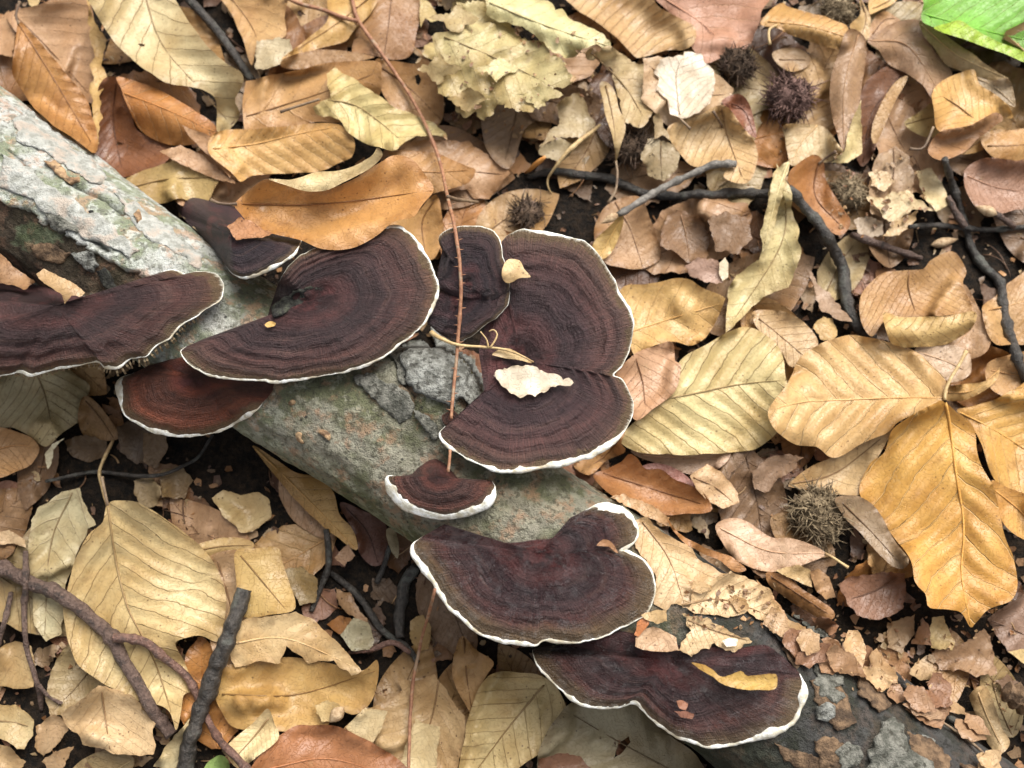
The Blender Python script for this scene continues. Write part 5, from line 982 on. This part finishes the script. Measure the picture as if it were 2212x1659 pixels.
frag('red brown rotten scrap below the dull grey leaf', (2, 2), '190,1640 330,1600 480,1620 560,1720 200,1740', (.20, .10, .06))
leaf('brick red broad leaf lying flat', None, '530,1680 580,1613 632,1571 680,1566 730,1570 780,1592 830,1620 880,1660 910,1740 530,1760', '580,1660 720,1640 900,1700', (.33, .15, .07), 0.55, cup=-4, nv=6, pleat=0.3, lift=2)
leaf('pale leaf end leaning on the brick red leaf', None, '490,1615 549,1560 578,1530 593,1563 602,1595 560,1632 515,1660', '585,1545 550,1590 505,1640', (.56, .46, .28), 0.3)
frag('fresh green leaf scrap beside the reddish branch tip', None, '440,1660 455,1640 478,1632 495,1650 490,1690 440,1690', (.25, .36, .10), jag=0.8, name='green_leaf')
# twigs lying on the lower left leaves
br, bq, bz = stick('forked_branch', 'forked brown branch lying over the long pale beech leaf', '-60,1195 -10,1222 60,1255 140,1292 195,1335 240,1375 262,1420 295,1470 325,1525 352,1565 372,1590', [15, 15, 14, 14, 14, 15, 13, 12, 12, 13], 'twig_brown', knots=4, rough=0.08)
stick('side_shoot', None, '246,1378 285,1378 320,1392 360,1424 405,1462 425,1500 445,1545 475,1600 505,1632 540,1668', [9, 9, 8, 8, 8, 7, 8, 7], 'twig_red', parent=br, knots=5, rough=0.06)
t2, q2, z2 = stick('charred_stick', 'thick charred stick with scorched pale wounds under the reddish shoot', '527,1275 512,1320 492,1375 470,1430 448,1490 428,1550 410,1610 395,1680', [15, 17, 17, 18, 17, 16, 17, 17], 'twig_dark', cat='stick', on='g', rough=0.16, sink=0.2)
t3, _, _ = stick('twig', 'thin reddish side twig hanging down with two tips beside the forked branch', '55,1190 55,1260 53,1330 58,1400 72,1450 84,1495 90,1535', [5, 6, 6, 5, 5, 5, 4], 'twig_brown', knots=4)
stick('side_shoot', None, '84,1480 105,1505 134,1520', [4, 3.5, 3.5], 'twig_brown', parent=t3)
stick('twig', 'short thin twig slanting beside the forked branch', '24,1280 10,1340 -8,1400 -30,1450', [5, 5, 5], 'twig_brown', knots=2)

# ------------------------------------------------------------------ pieces of bark on the log (parts of the log)
def plate(pts, mat, o=None, off=1.0, jag=3.0, th=1.0, dome=0.0, name='bark_plate', wob=0.7, on=None, parent=None):
    p = px(o, pts); c = p.mean(0); global HA
    keep = HA; HA = (HL if on is None else on).copy()
    X, F, at = sheet(None, p, [p.min(0), p.max(0)], None, (1, 1, 1), on='a', raw=True, lift=off, wob=wob, pleat=0.0, jag=jag, cup=-dome); top = HA; HA = np.maximum(keep, np.where(inside(p, GUU, GVV), top, -99))
    # give it a rim that goes down into the log
    e = np.vstack([F[:, [0, 1]], F[:, [1, 2]], F[:, [2, 0]]]); k = np.sort(e, 1); u_, ix, ct = np.unique(k, axis=0, return_index=True, return_counts=True); be = e[ix[ct == 1]]
    ids = np.unique(be); mp = {a: len(X) + i for i, a in enumerate(ids)}; Y = X[ids] + np.array([0, 0, -(off + th) * MM])
    FF = [tuple(f) for f in F] + [(b, a, mp[a], mp[b]) for a, b in be]
    return mesh_obj(name, np.vstack([X, Y]), FF, M[mat], parent or LOG, org(parent or LOG), smooth=True)
plate('870,640 1090,560 1130,690 1000,760 970,800 1000,860 940,830 930,700', 'plate_grey', (1, 1), 0.8)
plate('985,585 1090,580 1180,600 1160,480 1230,560 1330,600 1440,690 1530,850 1510,980 1420,980 1340,930 1310,1000 1230,980 1140,940 1075,905 1010,850 965,730 940,660', 'plate_pale', (1, 1), 3.2, dome=1.5, wob=0.8)
plate('640,800 780,780 880,850 960,880 1050,960 1040,1060 950,1100 900,1060 800,960 720,900', 'plate_grey', (1, 1), 0.6)
plate('1040,1010 1140,1050 1230,1160 1190,1220 1110,1150 1060,1080', 'plate_grey', (1, 1), 1.2)
plate('260,1350 330,1350 420,1420 520,1490 500,1530 430,1500 380,1520 340,1480', 'plate_grey', (0, 0), 0.9)
plate('470,0 600,-20 640,60 600,110 540,90 500,40', 'plate_pale', (0, 1), 1.6)
plate('180,-60 330,-80 420,-20 470,0 400,60 260,40', 'wood_rot', (0, 1), 0.8)
plate('620,110 680,90 720,160 765,220 720,250 660,200', 'knot', (0, 1), 3.0)
plate('280,1050 360,1040 420,1090 440,1140 520,1150 530,1185 450,1195 400,1150 330,1110', 'plate_tan', (0, 0), 1.2, dome=0.6, name='bark_flake')
plate('875,1400 905,1370 915,1420 890,1450', 'plate_tan', (0, 0), 1.5, name='bark_flake')
plate('670,1520 710,1505 750,1530 735,1570 690,1560', 'knot', (0, 0), 0.35, name='knot', jag=0.8)
plate('580,1380 605,1372 610,1392 588,1400', 'knot', (0, 0), 0.5, name='knot', jag=0.5)
plate('222,965 250,948 272,962 258,984 236,984', 'plate_tan', (1, 1), 0.8, name='bark_flake', jag=0.6)
plate('420,1165 450,1150 490,1170 485,1215 450,1190', 'plate_tan', (1, 1), 0.8, name='bark_flake', jag=0.6)
plate('272,1170 305,1168 300,1200 320,1230 285,1220', 'plate_tan', (1, 1), 0.8, name='bark_flake', jag=0.6)
plate('60,760 130,745 230,800 340,850 380,950 450,1000 540,1100 545,1160 480,1170 560,1230 490,1290 400,1230 350,1150 330,1030 220,930 150,880 60,820', 'plate_grey', (3, 2), 1.4)
plate('370,1300 430,1270 490,1290 480,1370 430,1400 360,1380', 'plate_pale', (3, 2), 1.2)
plate('790,1400 870,1370 940,1440 960,1560 1120,1660 1140,1800 680,1800 700,1600 760,1500', 'plate_grey', (3, 2), 1.3)
plate('80,1530 250,1590 400,1640 480,1680 300,1720 150,1660', 'wood_rot', (3, 2), 1.2)
plate('1050,1480 1130,1520 1110,1570 1060,1540', 'plate_pale', (3, 2), 1.0)
plate('490,1600 560,1520 640,1560 665,1640 600,1700 520,1700', 'plate_grey', (3, 2), 1.2)
plate('200,620 300,690 380,780 460,870 440,880 320,800 220,700', 'plate_grey', (3, 2), 1.0)

for a in ('1750,1470 1790,1460 1830,1500 1850,1560 1810,1580 1770,1530', '1850,1440 1890,1470 1930,1520 1900,1540 1860,1500', '1960,1580 2010,1590 2060,1640 2040,1690 1980,1650', '1760,1600 1800,1590 1840,1620 1820,1670 1770,1660', '1690,1400 1720,1395 1740,1430 1720,1450', '2080,1650 2130,1660 2160,1720 2100,1730'): plate(a, random.choice(['wood_rot', 'wood_rot', 'plate_grey']), None, random.uniform(0.5, 1.1))
for a, m, f in (('20,255 60,240 120,290 180,330 230,380 210,400 150,370 90,330 40,300', 'plate_bark', 0.5), ('0,330 50,350 110,400 170,440 230,480 300,540 280,560 200,520 120,470 60,430 0,400', 'plate_bark', 0.7), ('250,420 310,450 380,500 440,550 430,575 360,540 300,500', 'plate_bark', 0.4)): plate(a, m, None, f, wob=0.4)

# ------------------------------------------------------------------ bracket fungi, lowest first
fungus('small dark bracket with a reddish band half hidden under the largest round bracket', '575,862 545,893 510,914 480,931 440,940 400,942 360,939 320,929 290,911 266,893 257,862 252,835 262,816 290,803', '320,790 400,770 480,780 560,800 600,830', (425, 812), 33, [27, 25, 25, 26, 29], marg=0.7, rw=5.5, th=4, tint=(2.4, 1.35, .75), bulge=1.2, ramp=0.35, ridges=5)
fungus('small blackish bracket behind the log under the fallen orange brown leaf', '655,512 640,545 608,570 560,592 525,600 502,590 488,572', '470,545 430,505 395,470 380,440 400,418 450,425 520,450 600,480', (500, 505), 47, [50, 51, 50, 48], marg=0.4, rw=6, th=4, tint=(.62, .66, .85), ridges=4)
fungus('long wavy bracket with reddish bands and toothed pores', '330,612 344,591 377,583 403,592 430,586 468,593 484,615 483,634 472,651 446,666 420,687 393,703 367,730 331,752 315,770 278,777 257,795 228,793 210,782 159,790 116,798 69,812 43,804 0,811 -80,815 -180,800 -230,740', '-220,640 -120,600 0,600 90,618 180,640 250,640', (120, 660), 46, [44, 45, 46, 45, 42, 40, 38, 37, 38], rw=4.5, th=6, tint=(1.2, 1.0, 0.95), bulge=1.8, ridges=5, ramp=0.6, ro=[.3, .3, .4, .9, 1, 1, .8, 1, 1], gills=[(0.27, 0.55, 17), (0.56, 0.74, 9)])
F3 = fungus('largest round bracket with dark rings and a thin white rim', '602,612 618,582 650,552 700,526 770,503 848,487 880,500 906,527 926,560 940,590 947,622 939,660 925,686 904,711 870,741 830,770 790,791 740,805 700,812 650,820 600,827 560,823 500,820 460,812 430,800 400,780 389,760 402,748', '440,732 480,724 530,710 570,694 582,668 592,640', (672, 648), 46, [49, 50, 51, 50, 49, 48, 47, 47, 46, 46, 45], rw=5.5, th=7, tint=(1.25, 1.15, 1.15), marg=0.0, bulge=2.4, ridges=8, ramp=0.6, ro=[.15, .15, .2, .8, .9, .9, .8, .8, 1, .9, .8, 1, 1, 1, 1])
fungus('dark lower lobe of overlapping brackets beside the bramble stem', '1102,615 1100,650 1080,680 1050,700 1020,725 985,740 950,722', '925,700 915,670 940,630 1000,610 1060,600', (985, 665), 46, attz=[43, 45, 46], zr= [48, 47, 46], rw=0.5, th=3, tint=(.8, .8, .95), ridges=4)
fungus('dark purplish bracket with a scalloped top edge behind the bramble stem', '955,540 948,515 962,500 985,491 1030,489 1062,498 1080,518 1088,560 1098,590 1102,620 1085,640', '1060,650 1000,645 950,620 945,590', (1010, 610), 49, attz=[47, 47, 47], zr= [49, 49, 50, 50, 49], rw=0.6, th=3, tint=(.78, .78, .92), ridges=5)
fungus('large double bracket with many fine rings and a notch in its outer rim', '1083,522 1100,507 1128,496 1160,500 1200,505 1240,514 1270,525 1290,546 1310,575 1325,600 1336,630 1350,650 1362,670 1368,700 1366,735 1356,765 1342,792 1326,811 1344,820 1357,840 1368,872 1366,900 1350,930 1320,960 1280,984 1230,1000 1180,1011 1120,1020 1080,1020 1040,1006 1000,986 970,966 954,950 950,936 962,921', '980,905 1005,882 1030,872 1045,850 1040,800 1035,750 1050,700 1075,650 1088,610 1083,560', (1120, 778), 41, [48, 49, 49, 49, 48, 47, 46, 45, 46, 46, 47, 48, 48], rw=7.5, th=6, tint=(1.35, 1.25, 1.3), marg=0.0, bulge=1.8, ridges=8, ramp=0.55, nt=52, attz=[46, 45, 44, 42, 42, 42, 44, 46, 47], ro=[.5, .5, .5, .5, .55, .6, .5, .5, .8, 1.1, 1.3, 1.3, 1.2, 1.0, 1.1])
fungus('tiny white edged bracket at the foot of the pale bark plate', '985,912 968,920 956,912 953,898 962,890', '978,885 990,895', (977, 902), 43, 44, rw=3.5, th=2, nt=12, tint=(1.8, 1.5, 1.1))
fungus('small thick rimmed bracket on the flank of the log', '862,1028 838,1030 836,1048 850,1075 876,1097 920,1114 965,1119 1010,1111 1050,1094 1068,1072 1071,1052 1062,1038', '1030,1046 1000,1040 978,1018 958,998 935,990 912,1002 890,1024', (945, 1030), 47, [45, 44, 43, 43, 43, 44, 45], marg=1.0, rw=15, th=5, tint=(1.6, 1.15, .9), bulge=0.9, ridges=4, ramp=0.35, ro=[.5, .7, .9, 1, 1, 1, 1.2, 1.2])
fungus('wide two lobed lowest bracket with a broken white rim', '1149,1400 1155,1425 1175,1456 1210,1490 1250,1520 1292,1530 1335,1528 1370,1521 1400,1546 1440,1580 1480,1600 1530,1615 1580,1610 1640,1596 1690,1580 1720,1555 1735,1515 1739,1482 1728,1455', '1700,1418 1660,1392 1600,1398 1500,1390 1430,1395 1400,1380 1330,1360 1250,1385 1190,1395', (1440, 1425), 34, [33, 32, 31, 31, 32, 31, 30, 29, 28, 28], marg=0.9, rw=10, th=6, tint=(1.0, .85, .85), wet=0.8, bulge=1.2, ridges=5, ramp=0.5, ro=[.4, .8, 1.2, .6, 1.3, .3, .5, 1.2, 1.2, 1.3, 1.0])
fungus('wet glossy bracket with brown olive margin and frilled white rim', '912,1160 893,1174 890,1192 901,1216 925,1246 945,1276 966,1310 1000,1340 1032,1366 1070,1383 1120,1392 1154,1395 1178,1386 1230,1389 1290,1381 1330,1363 1365,1346 1395,1326 1410,1300 1416,1262 1401,1222 1384,1203 1362,1194 1344,1189 1362,1178 1377,1164 1379,1140 1365,1115 1340,1099 1300,1090 1264,1100', '1232,1118 1215,1138 1195,1160 1150,1165 1100,1171 1050,1166 1000,1152 960,1132', (1165, 1195), 41, [44, 43, 42, 41, 40, 39, 39, 40, 41], marg=1.3, rw=7.5, th=6, tint=(1.05, .92, .95), wet=1.0, bulge=1.4, ridges=7, ramp=0.5, ro=[.8, 1, 1, 1, 1, 1, .9, 1, .5, .3, .3, .4, .5, .6, 1.3, 1.3, 1.2])

plate('112,350 180,292 250,240 340,228 370,210 440,235 498,290 490,330 400,332 330,362 250,345 180,400 120,410', 'knot', (1, 1), 0.2, jag=1.5, wob=1.4, name='scar', on=HA, parent=F3)
pad = np.pad(HC, 1, mode='edge'); HA = np.maximum(HA, np.max([pad[a:a + NV, b:b + NU] for a in (0, 1, 2) for b in (0, 1, 2)], axis=0) + 0.25)
# ------------------------------------------------------------------ leaves and scraps lying on log and brackets
leaf('gold ribbed leaf with a dark midrib lying over the fallen orange brown leaf', None, '450,330 466,286 550,278 640,270 720,267 756,285 767,310 760,338 730,352 690,370 600,375 545,380 520,392 500,372', '452,322 549,311 640,290 745,270', (.54, .345, .145), 0.75, cup=-5, nv=9, pleat=0.9, wob=0.6, lift=2, on='a', ribcol='stalk_dark')
leaf('fallen orange brown leaf with a pale curled upper edge resting on two brackets', None, '508,440 545,405 580,388 640,404 690,412 760,390 820,352 850,335 885,342 912,370 936,410 906,450 890,470 850,478 810,512 760,536 700,539 640,516 580,502 540,482 518,460', '510,440 700,440 932,412', (.44, .235, .085), 0.4, stalk='512,440 490,441 470,438 456,432', cup=2.5, nv=8, pleat=0.35, on='a', wob=1.0, rib=3.0,
     lip=[('580,386 630,388 680,372 745,365 800,340 815,318 827,334 808,358 765,382 712,408 680,414 648,410 612,398', '585,388 700,390 822,325')], lipcol=(.56, .45, .24), lipkw=dict(cup=-4, lift=2.5, nv=8, pleat=0.2))
leaf('pale yellowish crinkled leaf with a spiny stalk lying on the brown leaves', (1, 0), '470,480 530,440 572,480 650,508 760,578 850,638 900,690 1000,738 1080,758 1182,800 1222,838 1258,887 1180,892 1060,882 980,942 940,984 900,992 830,972 740,952 660,902 600,852 550,782 400,752 383,700 430,660 500,640 474,560', '430,648 640,680 800,780 960,915', (.55, .48, .25), 0.2, cup=-5, nv=6, pleat=1.0, wob=1.6, jag=1.2, on='a', lift=2, stalk='430,648 330,680 250,705 172,732')
frag('rusty torn leaf scrap on the small blackish bracket', (0, 0), '1480,1480 1560,1420 1640,1440 1720,1500 1800,1520 1700,1560 1620,1560 1540,1570', (.40, .20, .10), on='a', jag=2)
frag('tiny gold leaf chip on the edge of the largest round bracket', (1, 1), '68,462 100,440 140,452 130,472 90,480', (.60, .40, .14), on='a', jag=0.8, rib=0)
frag('small pale curled leaf piece on the double bracket', None, '1086,575 1098,560 1122,562 1132,580 1146,598 1122,600 1100,612 1086,605', (.58, .44, .26), on='a', cup=-3, jag=0.8, rib=0, lift=0.5)
frag('bleached white leaf scrap lying on the double bracket', None, '1062,812 1085,792 1110,796 1130,788 1150,792 1190,805 1246,827 1210,832 1175,848 1130,858 1100,848 1078,830', (.74, .66, .52), on='a', jag=3.5, vein=0.4, lift=0.6, crink=2.5)
frag('pale folded chip beside the bleached scrap', None, '1062,765 1090,752 1125,765 1150,782 1120,778 1085,772', (.55, .42, .24), on='a', jag=0.6, rib=0)
frag('yellow brown leaf strip lying on the lowest bracket', (2, 2), '1198,1012 1270,1025 1340,1060 1400,1100 1520,1065 1570,1095 1720,1080 1760,1100 1750,1180 1659,1185 1520,1185 1420,1160 1340,1110 1250,1050', (.50, .34, .11), on='a', jag=0.8, lift=0.4)
frag('curled brown leaf wisp on the wet bracket', (2, 2), '580,245 620,205 660,210 690,240 718,295 690,275 660,250 620,252', (.32, .17, .09), on='a', jag=0.6, rib=0, lift=0.5)
frag('reddish crumb on the lowest bracket', (2, 2), '1100,1262 1140,1255 1175,1280 1160,1320 1120,1310', (.30, .14, .09), on='a', jag=1, rib=0, cup=-2)
frag('dark red crumbs beside the reddish crumb', (2, 2), '1090,1330 1150,1325 1215,1345 1200,1375 1130,1370', (.22, .10, .07), on='a', jag=2, rib=0, cup=-2)
frag('pink tan leaf piece overlapping the inner edge of the lowest bracket', (2, 2), '830,850 880,790 950,770 1010,800 1100,850 1120,930 1010,945 900,930 830,905', (.48, .33, .22), on='a', jag=1.2)
frag('rust orange scrap between the wet bracket and the pale sheet', (2, 2), '840,745 880,720 925,745 900,790 850,840 825,830', (.42, .16, .06), on='a', jag=1.5)
frag('crumpled tan scrap beside the rust orange scrap', (2, 2), '870,700 960,660 1035,670 1040,740 980,760 900,720', (.46, .32, .17), on='a', jag=2, wob=2)
leaf('cream crumbling leaf piece over the back of the lowest bracket', (2, 2), '1110,930 1180,800 1140,690 1300,715 1500,825 1600,870 1480,945 1420,930 1350,890 1200,975', '1150,720 1350,800 1590,870', (.58, .45, .29), 0.25, on='a', jag=3, q=40)
frag('white bleached chip on the back of the lowest bracket', (2, 2), '1400,870 1450,850 1505,855 1490,900 1430,905', (.80, .74, .62), on='a', jag=1, rib=0)
frag('tan chip on the pale leaf sheet', (2, 2), '1180,480 1260,470 1330,520 1260,560 1200,540', (.50, .36, .21), on='a', jag=2)
frag('brown flake on the crumbling cream leaf sheet', (2, 2), '1480,560 1560,600 1580,660 1510,680 1450,620', (.42, .29, .16), on='a', jag=2)
frag('rolled tan bark strip lying on the long wavy bracket', None, '78,592 95,580 130,597 165,616 182,632 172,642 155,640 140,656 134,634 95,614', (.50, .36, .20), on='a', cup=-3, jag=1.2, lift=1.5, name='bark_piece', cat='bark', q=85)
frag('thick curled brown bark piece beside the peeled wood', None, '-50,535 0,548 40,585 76,610 60,626 20,618 -20,606 -60,590', (.34, .20, .10), on='a', cup=-4, jag=1.5, lift=2, name='bark_piece', cat='bark', q=85)

rs_ = random.Random(21)
for k in range(26):
    t_ = rs_.random(); a = 1690 + 440 * t_ + rs_.uniform(-20, 60); b = 1345 + 300 * t_ + rs_.uniform(-55, 35); R_ = rs_.uniform(26, 58); th_ = 0.6 + rs_.gauss(0, 0.5)
    pp = [(a + R_ * q * (math.cos(th_) * math.cos(w) - 0.55 * math.sin(th_) * math.sin(w)), b + R_ * q * (math.sin(th_) * math.cos(w) + 0.55 * math.cos(th_) * math.sin(w))) for w, q in zip(np.linspace(0, 5.5, 7), [rs_.uniform(0.6, 1.2) for _ in range(7)])]
    cw, cc = rs_.choice([('chestnut', (.30, .18, .11)), ('dark', (.24, .13, .08)), ('tan', (.40, .27, .16)), ('pale', (.50, .36, .22)), ('brown', (.34, .22, .14))])
    frag(('small ' if R_ < 40 else 'broad ') + cw + ' torn leaf flake heaped along the buried edge of the thin log end', None, pp, cc, on='a', jag=2.5, wob=2, q=45, group='wet flakes along the log')
# ------------------------------------------------------------------ bramble stem crossing the brackets, and finer stems
bs, sq, sz = stick('bramble_stem', 'thin prickly reddish bramble stem lying over the leaves and brackets', '752,-60 762,5 775,45 820,110 870,182 910,250 940,320 955,372 967,425 980,482 990,540 995,600 995,660 990,722 985,790 979,850 975,905', [4.8, 4.8, 4.6, 4.4, 4.2, 4.2, 4, 4, 3.8, 3.6, 3.5, 3.5, 3.5, 3.5, 3.3, 3.2, 3], 'bramble', cat='stem', iters=140, rough=0.06, knots=3, lift=0.4)
stick('side_shoot', None, '610,-10 650,8 700,22 740,38 772,46', [4.5, 5, 5, 5], 'bramble', parent=bs, iters=60)
stick('side_shoot', None, '967,425 985,431 1005,433 1032,437', [4, 4, 3.5, 3], 'stalk_dark', parent=bs)
TV, TF = [], []
for k in range(3, len(sq) - 3, 3):
    if random.random() < 0.25: continue
    d = sq[k + 1] - sq[k - 1]; d /= np.linalg.norm(d); sg = random.choice((-1, 1)); nn = np.array([-d[1], d[0]]) * sg
    a = P(*sq[k], sz[k] * MM); e = sq[k] + nn * random.uniform(9, 15) - d * random.uniform(0, 4); b = P(e[0], e[1], (sz[k] + random.uniform(-0.2, 0.8)) * MM)
    w, f = tube(np.array([a, a * 0.5 + b * 0.5, b]), np.array([1.7, 1.1, 0.25]) * U, 5); n0 = len(TV); TV += w.tolist(); TF += [tuple(n0 + q for q in ff) for ff in f]
mesh_obj('thorns', np.array(TV), TF, M['bramble'], bs, org(bs))['kind'] = 'stuff'
stick('stem', 'thin red stem running down from the double bracket', '972,972 970,1000 967,1020', [3, 3, 3], 'bramble', cat='stem', n=6)
ts, tq, tz = stick('thin_stem', 'straight thin orange stem hanging below the wet bracket over the hollow', '940,1272 928,1320 913,1372 902,1420 893,1468 887,1530 884,1600 882,1690', [3.2, 3.2, 3.4, 3.6, 3.6, 3.4, 3.2], 'bramble', cat='stem', n=7, iters=200, lift=0.5)
ss, _, _ = stick('flower_stalk', 'pale dry stalk with a curled side tip lying over the bark plate and bracket', '932,718 950,730 985,744 1035,749 1080,753 1115,763 1152,782', [5, 3.5, 3, 2.6, 2.6, 2.4, 2], 'stalk', cat='stalk', n=6, lift=0.5)
stick('side_shoot', None, '1058,752 1068,738 1074,722 1066,712 1056,716', [1.8, 1.7, 1.6, 1.6, 1.4], 'stalk', parent=ss, n=5)
stick('side_shoot', None, '1055,752 1052,735 1038,716', [1.6, 1.6, 1.4], 'stalk', parent=ss, n=5)
gt, gq, gz = stick('budded_twig', 'grey ringed twig ending in a pointed bud over the beige notched leaf', '1490,1075 1430,1072 1350,1072 1280,1100 1220,1130 1130,1172 1050,1205 980,1245 900,1295 830,1338 770,1375 715,1402', [8.5, 8, 8, 7.5, 7.5, 7, 7, 6.5, 6], 'twig_grey', o=(2, 0), knots=8, lift=1.0, iters=120)
bud(gt, gq[-1, 0], gq[-1, 1], gz[-1], -40, 22, 46, 9)
sd_, sq_, sz_ = stick('orange_bud', 'orange pointed bud lying at the edge of the dark hollow', '1178,338 1168,346 1156,356 1146,366 1134,374', [3, 6, 6, 5, 2], 'orange', cat='bud', rough=0.03)
for kk, (a, b, c_, d_, lab) in enumerate(((2010, 530, 60, -14, 'plump scaly brown bud beside the side shoot of the forked twig'), (742, 1527, -30, 34, 'oval tan seed lying on the mottled gold brown leaf'))):
    z = float(bil(HA, a, b)); A_ = P(a, b, (z + 1.6) * MM); B_ = P(a + c_, b + d_, (z + 1.6) * MM); V, F = ellipsoid((A_ + B_) / 2, B_ - A_, np.linalg.norm(B_ - A_), 11 * U if kk == 0 else 13 * U, 10, 12, 0.4, kk)
    tag(mesh_obj('bud' if kk == 0 else 'seed', V, F, M['bud']), lab, 'bud' if kk == 0 else 'seed')

crumbs('leaf_dust', 'fine broken leaf dust lying over the crumbling leaves', 320, 11, HA, area=[(1800, 1330, 2200, 1500), (1480, 1260, 1680, 1360), (960, 60, 1300, 300), (1780, 330, 2000, 520)], rmin=2.5, rmax=8, avoid=0.3, logok=True, pal=[TAN, BROWN, (.34, .23, .13), (.25, .15, .08)])

# ------------------------------------------------------------------ the half buried leaves: drop the ones nothing shows of, name the others by what lies beside them
MARKS = [('the green leaf', 2100, 60), ('the bright amber leaf', 2080, 220), ('the satin grey brown leaf', 1950, 110), ('the tall narrow leaf', 1830, 190), ('the reddish husk', 1703, 212), ('the dark husk', 1592, 142), ('the bleached white leaf', 1490, 190),
 ('the pinkish satin leaf', 1560, 70), ('the parallel veined tan leaf', 1370, 60), ('the long rolled pale leaf', 1180, 60), ('the crumbling leaf mass', 1000, 150), ('the bramble fork', 770, 60), ('the bramble stem', 930, 300), ('the pale crinkled leaf', 790, 240),
 ('the grey crumpled leaf', 400, 130), ('the smooth dark twig', 460, 60), ('the thick end of the log', 120, 200), ('the gold ribbed leaf', 620, 325), ('the dark hollow', 1250, 420), ('the budded twig', 1440, 400), ('the beige notched leaf', 1550, 330),
 ('the orange brown curled leaf', 1740, 420), ('the pale fuzzy husk', 1832, 418), ('the forked dark twig', 2090, 480), ('the pinkish brown leaf', 2150, 400), ('the thick mossy twig', 1810, 580), ('the long yellow curled leaf', 1660, 600), ('the brown rolled edge leaf', 1980, 650),
 ('the forked veined golden leaf', 1450, 680), ('the pale green beech leaf', 1550, 860), ('the big tan beech leaf', 1850, 880), ('the large golden leaf', 2050, 1150), ('the deep gold ribbed leaf', 2160, 960), ('the ragged husk', 1768, 1112), ('the maroon sliver', 1450, 1030),
 ('the pink tan pointed leaf', 1680, 1200), ('the red brown broken leaf', 1890, 1290), ('the slanting stick', 1980, 1500), ('the golden leaf tip', 2190, 1350), ('the rolled tan strip', 2130, 1560), ('the olive grey leaf', 110, 870), ('the rusty tan leaf', 40, 980),
 ('the small glossy bracket', 410, 960), ('the golden curling leaf', 660, 1080), ('the pale mottled leaf', 110, 1230), ('the long pale beech leaf', 310, 1280), ('the forked branch', 200, 1420), ('the small round tan leaf', 40, 1560), ('the pink and tan torn leaf', 250, 1560),
 ('the charred stick', 440, 1560), ('the tan square leaf', 570, 1260), ('the pale torn leaf', 640, 1380), ('the mottled gold leaf', 640, 1500), ('the brick red leaf', 720, 1620), ('the lobed tan leaf', 900, 1560), ('the cupped brown leaf', 1000, 1430), ('the broad pale leaf', 1100, 1570), ('the dull grey leaf', 1350, 1620), ('the winding dark root', 780, 1330)]
SEEN = set()
for ob, u, v, cn, jg, eu, ev, z in BURIED:
    fr = (eu > 4) & (eu < 2208) & (ev > 4) & (ev < 1655); vis = fr & (z >= bil(HA, eu, ev) - 0.45)
    if vis.sum() < 24:
        for c in list(ob.children): bpy.data.objects.remove(c)
        bpy.data.objects.remove(ob); continue
    a, b = eu[vis].mean(), ev[vis].mean(); m = min(MARKS, key=lambda q: math.hypot(q[1] - a, q[2] - b))[0]
    size = 'sliver of' if vis.sum() < 70 else 'wide part of' if vis.sum() > 220 else 'part of'
    for m in [q[0] for q in sorted(MARKS, key=lambda q: math.hypot(q[1] - a, q[2] - b))[:3]]:
        lab = f"{size} a half buried {'torn' if jg >= 1.2 else 'whole'} {cn} leaf beside {m}"
        if lab not in SEEN: break
    SEEN.add(lab); ob['label'] = lab
